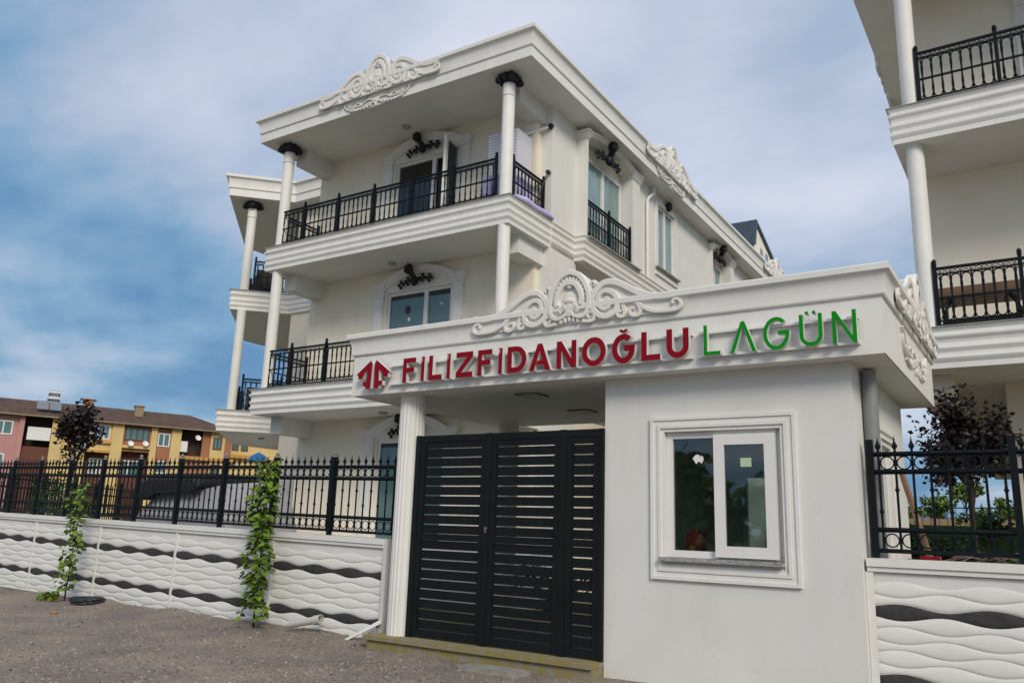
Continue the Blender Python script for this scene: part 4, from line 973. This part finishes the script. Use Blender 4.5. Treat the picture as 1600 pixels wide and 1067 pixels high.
seg(6.0, 8.3, 'yellow'); seg(8.3, 10.7, 'yellow', 7.9, 11.1, y=-.15, d=.5); seg(10.7, 11.85, 'yellow', y=-.4, d=1.0)
seg(11.85, 14.7, 'brown', 8.2, 11.1, y=-.1); seg(14.7, 15.35, 'yellow', y=-.3, d=.8); seg(15.35, 16.85, 'brown', 0, 11.1); seg(16.85, 17.9, 'yellow', y=-.3, d=.8)
seg(17.9, 20.3, 'brown', 0, 8.2); seg(20.3, 21.2, 'brown'); seg(21.2, 22.8, 'yellow', y=-.2, d=.7); seg(22.8, 23.6, 'brown', y=-.1); seg(23.6, 30, 'yellow', 0, 10.8, y=.2)
seg(8.3, 10.7, 'dbrown', 0, 7.9, y=1.0); seg(11.85, 14.7, 'dbrown', 0, 8.2, y=1.0)
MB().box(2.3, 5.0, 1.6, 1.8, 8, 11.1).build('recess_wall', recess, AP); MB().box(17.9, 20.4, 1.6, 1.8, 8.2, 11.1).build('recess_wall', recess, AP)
MB().box(-14, 30, 2, 9, 0, 10.9).build('rear_block', CM['dbrown'], AP)
brfr = mat('brown_frame', (.09, .045, .03), .5)
def fwin(x0, x1, z0, z1, m, y=0.0, n=2):
    g = MB(); rect_ring(g, x0, x1, z0, z1, .13, y-.08, y-.002)
    for k in range(1, n): xm = x0+(x1-x0)*k/n; g.box(xm-.06, xm+.06, y-.07, y-.003, z0+.13, z1-.13)
    o = g.build('window', m, AP); MB().box(x0+.1, x1-.1, y-.03, y-.01, z0+.1, z1-.1).build('pane', teal, o)
for a in ((-.35, 1.35, 9.05, 10.5, upvc), (-2.8, -1.4, 9.05, 10.5, upvc), (-.4, 1.0, 5.6, 7.1, upvc), (15.45, 16.75, 9.0, 10.5, upvc), (15.55, 16.75, 6.0, 7.4, upvc)): fwin(*a)
fwin(8.75, 10.5, 9.3, 10.85, upvc, -.15, 3); fwin(12.0, 14.5, 9.4, 10.9, brfr, -.1, 4); fwin(21.45, 22.45, 9.1, 10.5, brfr, -.2); fwin(23.75, 24.5, 9.2, 10.5, brfr, .2); fwin(24.8, 25.6, 9.2, 10.0, brfr, .2); fwin(21.4, 22.5, 5.9, 7.4, brfr, -.2)
fwin(8.9, 10.2, 5.6, 7.3, upvc, 1.0, 3); fwin(12.2, 14.2, 5.6, 7.3, upvc, 1.0, 3)
for (x0, x1, z0, z1, c) in ((8.25, 10.75, 7.85, 8.1, 'orange'), (8.25, 10.75, 8.85, 9.1, 'orange'), (11.8, 14.75, 8.55, 8.85, 'yellow'), (23.5, 28, 8.3, 8.7, 'orange'), (17.85, 24, 7.75, 8.1, 'orange')):
    MB().box(x0, x1, -.45, -.2 if x1 < 17 else .0, z0, z1).build('ledge', CM[c], AP)
MB().box(2.7, 4.85, -.1, .1, 8.7, 10.05).build('balcony_awning', upvc, AP); MB().box(17.95, 18.7, -.1, .1, 8.6, 9.8).build('balcony_awning', upvc, AP)
def hip(x0, x1, y0, y1, z0, z1, inx, name='roof', m=roofm):
    ym = (y0+y1)/2; g = MB()
    g.add([(x0,y0,z0),(x1,y0,z0),(x1,y1,z0),(x0,y1,z0),(x0+inx,ym,z1),(x1-inx,ym,z1)], [(0,1,5,4),(1,2,5),(2,3,4,5),(3,0,4),(0,3,2,1)]); return g.build(name, m, AP)
hip(-15, 24.2, -.9, 9.5, 11.2, 13.3, 4.8); MB().box(-15, 24.2, -.95, -.85, 11.08, 11.22).build('gutter', mat('tan_gutter', (.27, .20, .13), .8), AP)
hip(22, 31, -.3, 9.5, 10.6, 12.0, 4.0)
MB().box(7.7, 8.6, 2.0, 2.9, 12.0, 13.7).box(7.6, 8.7, 1.9, 3.0, 13.7, 13.82).build('chimney', CM['brown'], AP)
MB().box(13.0, 13.9, 2.0, 2.9, 12.0, 13.5).box(12.9, 14.0, 1.9, 3.0, 13.5, 13.62).build('chimney', mat('tan_gutter', (.27, .20, .13), .8), AP)
for x_, z_ in ((8.0, 8.4), (12.6, 9.0), (14.1, 9.1), (19.6, 10.2)):
    MB().lathe([(.02, .0), (.2, .04), (.33, .12), (.34, .13), (.2, .06), (.02, .03)], n=12).build('satellite_dish', upvc, AP, (x_, -.7, z_)).rotation_euler = (R(65), 0, R(15))
SH = thing('solar_water_heater', 'rooftop solar water heater with a steel tank above two grey panels', 'water heater', (ax, ay, 0), math.atan2(.912089, .409992))
steel = mat('steel_tank', (.45, .47, .48), .3, metal=.6)
for x0 in (3.2, 4.4):
    g = MB(); g.add([(x0,0,12.0),(x0+1.1,0,12.0),(x0+1.1,1.0,13.0),(x0,1.0,13.0),(x0,.08,11.95),(x0+1.1,.08,11.95),(x0+1.1,1.08,12.95),(x0,1.08,12.95)], [(0,1,2,3),(7,6,5,4),(0,4,5,1),(1,5,6,2),(2,6,7,3),(3,7,4,0)]); g.build('panel', mat('solar_panel', (.16, .19, .21), .25), SH)
MB().tube([(4.1, 1.3, 13.35), (5.3, 1.3, 13.35)], .28, 10).build('tank', steel, SH, smooth=50); MB().tube([(4.2, 1.5, 14.0), (5.2, 1.5, 14.0)], .3, 10).build('tank', steel, SH, smooth=50)
g = MB()
for x in (4.2, 5.2): g.box(x-.05, x+.05, 1.2, 1.3, 12, 13.9)
g.build('stand', iron, SH)
# ------------------------------------------------------------------ plants
def leaf(g, c, s, rng, up=.3, fold=True):
    d = Vector((rng.gauss(0, 1), rng.gauss(0, 1), rng.gauss(0, .6))).normalized(); n = Vector((rng.gauss(0, .8), rng.gauss(0, .8), rng.gauss(up, .6)))
    n = (n-d*n.dot(d)); n = n.normalized() if n.length > .01 else Vector((0, 0, 1)); sd_ = d.cross(n); c = Vector(c)
    a, t_ = c, c+d*s; l = c+d*s*.45+sd_*s*.36+n*s*.08; r_ = c+d*s*.45-sd_*s*.36+n*s*.08
    g.add([a, l, t_, r_], [(0, 1, 2), (0, 2, 3)])
def crown(c, rad, n, s, seed, clumps=14, dens=.33):
    rng = random.Random(seed); g = MB(); cl = []
    for _ in range(clumps):
        v = Vector((rng.gauss(0, 1), rng.gauss(0, 1), rng.gauss(0, 1))).normalized()*rng.random()**.5
        cl.append((v, rng.uniform(.6, 1.2)))
    for i in range(n):
        v, k = rng.choice(cl); cg = lambda: max(-1.7, min(1.7, rng.gauss(0, 1)))
        p = v*.78+Vector((cg(), cg(), cg()))*dens*k*.55
        leaf(g, (c[0]+p.x*rad[0], c[1]+p.y*rad[1], c[2]+p.z*rad[2]), s*rng.uniform(.6, 1.25), rng)
    return g
def tree(name, label, cat, loc, h, rad, n, s, m, seed, trunk_r=.03, clumps=16, group=None, lean=(0, 0)):
    T = thing(name, label, cat, loc, 0, group); rng = random.Random(seed+5)
    cz = h-rad[2]
    g = MB(); g.tube([(0, 0, -.1), (lean[0]*.3, lean[1]*.3, cz*.45), (lean[0], lean[1], cz)], trunk_r, 7, rs=[trunk_r*1.2, trunk_r, trunk_r*.7])
    for k in range(7):
        a = rng.random()*6.28; z0 = cz*.62+k*.05*cz; e_ = (lean[0]+rad[0]*.6*math.cos(a), lean[1]+rad[1]*.6*math.sin(a), cz+rad[2]*rng.uniform(-.2, .7))
        g.tube([(lean[0]*.6, lean[1]*.6, z0), ((e_[0])*.4, e_[1]*.4, (z0+e_[2])/2), e_], trunk_r*.4, 5, rs=[trunk_r*.5, trunk_r*.35, trunk_r*.12])
    g.build('trunk', bark, T, smooth=60)
    crown((lean[0], lean[1], cz), rad, n, s, seed, clumps).build('crown', m, T)
    return T
tree('purple_leaf_tree', 'dark purple leaved tree behind the right hand fence, under the right villa', 'tree', (2.95, 3.35, 0), 3.26, (.58, .5, .74), 3600, .068, leafp, 3, .017, clumps=26)
tree('purple_leaf_tree', 'dark purple leaved tree far behind the left fence in front of the apartment row', 'tree', (-17.75, 4.3, 0), 4.55, (.72, .72, 1.10), 2600, .12, leafp, 8, .05, clumps=20)
def vine(label, loc, h, wid, lean, n, s, m, seed, gaps):
    T = thing('climbing_plant', label, 'plant', loc); rng = random.Random(seed)
    st = [(0, 0, -.05), (.01+lean*.3, 0, h*.35), (lean*.8, .01, h*.7), (lean, .02, h*.95)]
    MB().tube(st, .011, 6, rs=[.014, .011, .008, .004]).build('stem', bark, T)
    lv = [(0,0,0), (.34,.10,.06), (.46,.45,.05), (.0,1.0,-.14), (-.46,.45,.05), (-.34,.10,.06), (0,.3,-.05)]; lf = [(0,1,6),(1,2,6),(2,3,6),(6,3,4),(6,4,5),(6,5,0)]
    L0 = None; bulk = MB(); i = 0; N_ = int(n*2.4)
    for i in range(N_):
        t_ = rng.random()**.92
        if rng.random() > gaps(t_): continue
        wd = wid*(.85+.25*math.sin(t_*17+seed))
        z = h*(.05+.95*t_); a = rng.random()*2*PI; rr = wd*.5*rng.random()**.6
        x = lean*t_+rr*math.cos(a)*1.0; y = rr*math.sin(a)*.75-.03
        d = Vector((math.cos(a)+rng.gauss(0, .5), math.sin(a)*.9+rng.gauss(0, .5), rng.uniform(-1.0, .25))).normalized()
        n_ = Vector((math.cos(a)*.5+rng.gauss(0, .35), math.sin(a)*.5-.35+rng.gauss(0, .35), rng.uniform(.3, 1.3))); sc = s*rng.uniform(.5, 1.15)*(1.0 if t_ < .93 else .7)
        n_ = (n_-d*n_.dot(d)).normalized(); sx = d.cross(n_); mt = Matrix.Translation((x, y, z)) @ Matrix((sx, d, n_)).transposed().to_4x4() @ Matrix.Scale(sc, 4)
        if y < .04 and i < n*1.6 and len(T.children) < 295:
            if L0 is None: q = MB(); q.add(lv, lf); L0 = q.build('leaf', m, T); o = L0
            else: o = cp(L0, T)
            o.matrix_local = mt
        else: bulk.add([mt @ Vector(v) for v in lv], lf)
    tag(bulk.build('inner_foliage', m, T), kind='stuff')
    return T
vine('leafy green climber in front of the white wall, nearer to the gate', (-4.93, -.06, 0.02), 2.10, .42, .02, 300, .105, leafg, 2, lambda t_: 1.0 if t_ > .15 else .55)
vine('thinner climber with a sparse stem farther left on the white wall, beside the black coil', (-9.45, -.02, 0.02), 1.80, .36, .06, 130, .10, leafg, 6, lambda t_: .45+.5*abs(math.sin(t_*8)))
tag(crown((-9.6, -.15, .06), (.35, .15, .06), 60, .1, 12).build('weed_patch', leafg), 'low green weeds at the foot of the thinner climber', 'weeds')
# shrubs inside the garden along the fence
rng = random.Random(4)
shr = [(-3.9, .75, .95, .45, leafd), (-4.9, .8, 1.1, .5, leafd), (-6.0, 1.0, 1.15, .5, leafd), (-7.2, 1.1, 1.2, .5, leafg), (-8.6, 1.2, 1.2, .6, leafd), (-10.2, 1.3, 1.35, .6, leafd), (-12.0, 1.4, 1.9, .7, leafd), (-13.4, 1.8, 2.0, .8, leafd), (-15.2, 2.6, 2.1, .8, leafd)]
where = ['beside the gate column', 'second from the gate column', 'third from the gate column', 'before the covered car, nearer the gate', 'before the covered car, farther left', 'just left of the covered car', 'behind the thinner climber', 'right of the side fence', 'at the left end of the garden']
for (x, y, h, r_, m), wh in zip(shr, where):
    tag(crown((x, y, h*.6), (r_, r_*.7, h*.5), 420, .09, int(abs(x)*10), 8).build('garden_shrub', m), 'dark green garden shrub behind the left fence, '+wh, 'shrub')
tag(crown((-19.5, 2.0, 1.6), (.9, .8, 1.3), 900, .13, 44, 10).build('garden_shrub', leafg), 'bright green shrub at the far left edge behind the fence', 'shrub')
for x, y, r_, wh in ((2.75, .75, .22, 'beside the guardhouse pipe'), (3.5, 2.3, .38, 'under the purple tree'), (4.3, 1.2, .3, 'at the right edge')):
    tag(crown((x, y, .9), (r_*1.1, r_*.8, .42), 420, .07, int(x*31), 8).build('garden_shrub', leafd), 'low dark green shrub behind the right fence, '+wh, 'shrub')
g = MB()
for k in range(7):
    c_ = crown((-3.0+.85*k, 3.15, .5), (.6, .35, .5), 420, .09, 130+k, 7); g.add(c_.v, c_.f)
tag(g.build('low_hedge', leafd), 'low dark hedge at the foot of the villa behind the metal gate', 'hedge')
# right background: hedge, dry field, distant trees, thin fence
dry = mat('dry_field', (0.26, 0.19, 0.12), .9, var=.15, vscale=.3)
m_ = MB(); m_.box(-14, 12, 36, 37, -.1, 2.42); tag(m_.build('earth_bank', dry), 'bare tan earth bank far behind the right fence', kind='structure')
g = MB()
for k in range(8): 
    c_ = crown((-9+2.2*k, 24+rng.uniform(-1, 1), 1.25), (1.7, .9, 1.3), 900, .20, 90+k, 6); g.add(c_.v, c_.f)
g.box(-10.5, 8, 23.5, 24.5, 0, 1.9)
tag(g.build('hedge', leafd), 'dark green hedge across the end of the right garden', 'hedge')
for i, (x, y, h, r_, wh) in enumerate(((-4.4, 42, 3.6, 1.1, 'leftmost, beside the guardhouse wall'), (-3.0, 44, 3.5, 1.3, 'second from the guardhouse wall'), (-1.7, 43, 3.9, 1.2, 'left of the tallest'), (-.45, 45, 4.9, 1.0, 'tallest and roundest of the row'), (.4, 43, 3.5, 1.1, 'right of the tallest'), (1.7, 44, 3.9, 1.0, 'near the right villa corner'), (2.9, 43, 3.6, 1.1, 'at the right villa corner'))):
    tree('distant_tree', 'light green tree on the horizon behind the right fence, '+wh, 'tree', (x, y, 0), h, (r_, r_, r_*.8), 700, .26, leafy, 60+i, .06, 9, 'distant trees seen past the guardhouse')
TF = thing('garden_fence', 'thin dark fence at the far end of the right garden', 'fence', (-10, 27, 0))
g = MB()
for k in range(60): g.box(k*.28-.009, k*.28+.009, -.01, .01, .3, 2.75)
g.build('pickets', iron, TF)['kind'] = 'stuff'
for z in (2.6, .9): MB().box(0, 16.8, -.015, .015, z-.02, z+.02).build('rail', iron, TF)
# ------------------------------------------------------------------ covered car behind the left fence
CC = thing('covered_car', 'car under a pale grey cover and a black sheet behind the left fence', 'car', (-10.35, 3.3, 0))
def hull(prof, y0, y1, name, m, inset=.25):
    g = MB(); g.sm = True; ys_ = [y0, y0+.12, y0+.5, (y0+y1)/2, y1-.5, y1-.12, y1]; sc = [.72, .93, 1, 1.02, 1, .93, .72]
    P = smooth_path(prof, 4); K = len(P); zmin = min(p[1] for p in prof); vs = []
    for y, s_ in zip(ys_, sc):
        for p in P: vs.append((p[0]*(.93+.07*s_), y+.015*noise.noise(Vector((p[0]*3, y*3, 1))), zmin+(p[1]-zmin)*s_+.02*noise.noise(Vector((p[0]*4, p[1]*4, y*2)))))
    fs = [(i*K+a, i*K+a+1, (i+1)*K+a+1, (i+1)*K+a) for i in range(len(ys_)-1) for a in range(K-1)]+[tuple(range(K)), tuple((len(ys_)-1)*K+a for a in reversed(range(K)))]
    g.add(vs, fs); return g.build(name, m, CC)
covm = mat('car_cover', (.33, .33, .36), .8, var=.12, vscale=2, bump=.7, bscale=5)
hull([(-1.75, .25), (-1.78, .9), (-1.6, 1.35), (-1.15, 1.72), (-.6, 1.95), (.9, 2.0), (1.25, 1.95), (1.45, 1.6), (1.5, 1.1), (1.5, .3)], -.85, .85, 'cover', covm)
hull([(-1.5, 1.70), (-1.35, 2.02), (-.9, 2.18), (.2, 2.20), (.55, 2.13), (.66, 2.0), (.55, 1.92), (.1, 1.88), (-.5, 1.84), (-1.0, 1.74), (-1.3, 1.66)], -.97, .9, 'black_sheet', mat('black_sheet', (.010, .010, .011), .7))
for x in (-1.05, 1.0):
    for y in (-.72, .72): MB().tube([(x, y-.1, .32), (x, y+.1, .32)], .32, 16).build('wheel', blk, CC)
# blue parasol and pale wall farther back
PZ = thing('blue_parasol', 'blue parasol top beyond the fence beside the villa wall', 'parasol', (-22.5, 14.2, 0))
MB().lathe([(.02, 3.95), (.25, 3.82), (.45, 3.6), (.44, 3.58), (.02, 3.8)], n=8).build('canopy', mat('blue_canvas', (.03, .22, .5), .6), PZ); MB().tube([(0, 0, 0), (0, 0, 3.9)], .03, 6).build('pole', upvc, PZ)
# ------------------------------------------------------------------ small things on the ground
blackhose = mat('black_hose', (.02, .025, .028), .4)
g = MB(); pts = []
for k in range(150):
    a = k*.26; pts.append(((.25+.035*math.sin(k*.7))*math.cos(a), (.20+.03*math.sin(k*.7))*math.sin(a), .016+.0005*k))
g.tube(pts, .017, 6)
tag(g.build('hose_coil', blackhose, None, (-8.75, -.05, .01), smooth=60), 'coil of black hose lying at the foot of the white wall', 'hose')
def pipe_bit(name, p0, p1, r_, label):
    g = MB(); v = Vector(p1)-Vector(p0); q0 = Vector(p0)
    n = 16; u = v.cross(Vector((0, 0, 1))).normalized(); w__ = v.normalized().cross(u); vs = []
    for (t_, rr) in ((0, r_), (.80, r_), (.81, r_*1.25), (1, r_*1.25), (1, r_*1.05), (0, r_*.85)):
        vs += [q0+v*t_+(u*math.cos(2*PI*k/n)+w__*math.sin(2*PI*k/n))*rr for k in range(n)]
    fs = [(i*n+k, i*n+(k+1)%n, (i+1)%6*n+(k+1)%n, (i+1)%6*n+k) for i in range(6) for k in range(n)]
    g.add(vs, fs); return tag(g.build(name, mat('pale_pipe', (.5, .49, .46), .5), None, smooth=40), label, 'pipe')
pipe_bit('plastic_pipe', (-4.33, -.02, .10), (-3.82, .02, .20), .045, 'short pale plastic pipe with a socket leaning on the wall near the gate')
g = MB(); g.add([(0,0,0),(.42,.12,.22),(.40,.16,.27),(-.08,.04,0),(0,.03,0),(.42,.15,.22),(.40,.19,.27),(-.08,.07,0)], [(0,1,2,3),(7,6,5,4),(0,4,5,1),(1,5,6,2),(2,6,7,3),(3,7,4,0)])
tag(g.build('broken_trim', moul, None, (-3.33, -.06, .0)), 'broken strip of white trim leaning against the wall end by the gate column', 'trim')
g = MB(); g.prism_z([(-1.25, -.62), (-.62, -.58), (-.58, -.36), (-1.0, -.34), (-1.26, -.42)], -.01, .035)
tag(g.build('stone_slab', mat('loose_slab', (.27, .26, .23), .85, var=.2, vscale=8, bump=.4)), 'flat grey stone slab lying in front of the gate step', 'slab')
for i, (x, y, s_, lb) in enumerate(((-10.2, -.75, .07, 'rounded orange brown stone on the gravel left of the black coil'), (-7.9, -1.0, .05, 'small orange brown stone on the gravel right of the black coil'))):
    tag(MB().ball((x, y, gz(x, y)+s_*.3), s_, 9, 6, (1.3, 1, .6)).build('stone', mat('orange_stone', (.28, .15, .08), .9, var=.3), smooth=60), lb, 'stone')
# cables, red tub, planks behind the right fence
pk_ = mat('pink_cable', (.45, .30, .30), .6)
g = MB(); rng = random.Random(2)
for k in range(9):
    c_ = 3.1+rng.random()*.45; pts = [(c_-.28+.08*t_+rng.gauss(0, .02), .42+rng.gauss(0, .03), 1.19+.085*math.sin(t_*PI/7)*rng.uniform(.5, 1.3)) for t_ in range(8)]
    g.tube(smooth_path(pts, 3), .005, 4)
tag(g.build('cable_tangle', pk_), 'tangle of pale pink cables lying just behind the right hand wall', 'cables')
tag(MB().box(2.75, 2.9, .34, .44, 1.12, 1.235).build('red_box', mat('red_plastic', (.4, .01, .01), .5)), 'small red box just behind the right hand wall', 'box')
st_ = MB(); st_.box(2.6, 3.9, .32, .8, 0, 1.16)
tag(st_.build('planting_bank', soil), 'raised soil bank behind the right hand wall', 'bank')
g = MB(); g.tube([(2.52, 1.3, 2.0), (2.75, 1.0, 1.2), (2.85, .9, .9)], .03, 5)
tag(g.build('wooden_prop', wood), 'brown timber prop leaning beside the guardhouse behind the fence', 'timber')
g = MB(); rng = random.Random(9)  # tree belt added out of view so the guardhouse panes reflect something dark
for k in range(26):
    c_ = crown((-46+3.6*k, -38+rng.uniform(-3, 3), rng.uniform(2.4, 3.2)), (3.4, 2.2, rng.uniform(3.0, 4.2)), 520, 1.0, 300+k, 8); g.add(c_.v, c_.f)
tag(g.build('added_tree_belt', leafy), 'belt of trees added across the yard behind the viewer, seen only as dark reflections', 'wood', kind='stuff')
for o in PROTO: bpy.data.objects.remove(o)
GROUPS = dict(garden_shrub='shrubs in the gardens behind the fences', climbing_plant='climbing plants in front of the white wall', purple_leaf_tree='purple leaved trees in the gardens',
    boundary_wall='white wavy garden walls', villa='white villas with moulded balconies', laundry='lilac laundry on the top balcony', wicker_chair='wicker chairs on the corner balconies',
    iron_fence='black iron garden fences', stone='loose orange brown stones')
for o in bpy.data.objects:
    k = o.name.split('.')[0]
    if o.parent is None and k in GROUPS: o['group'] = GROUPS[k]
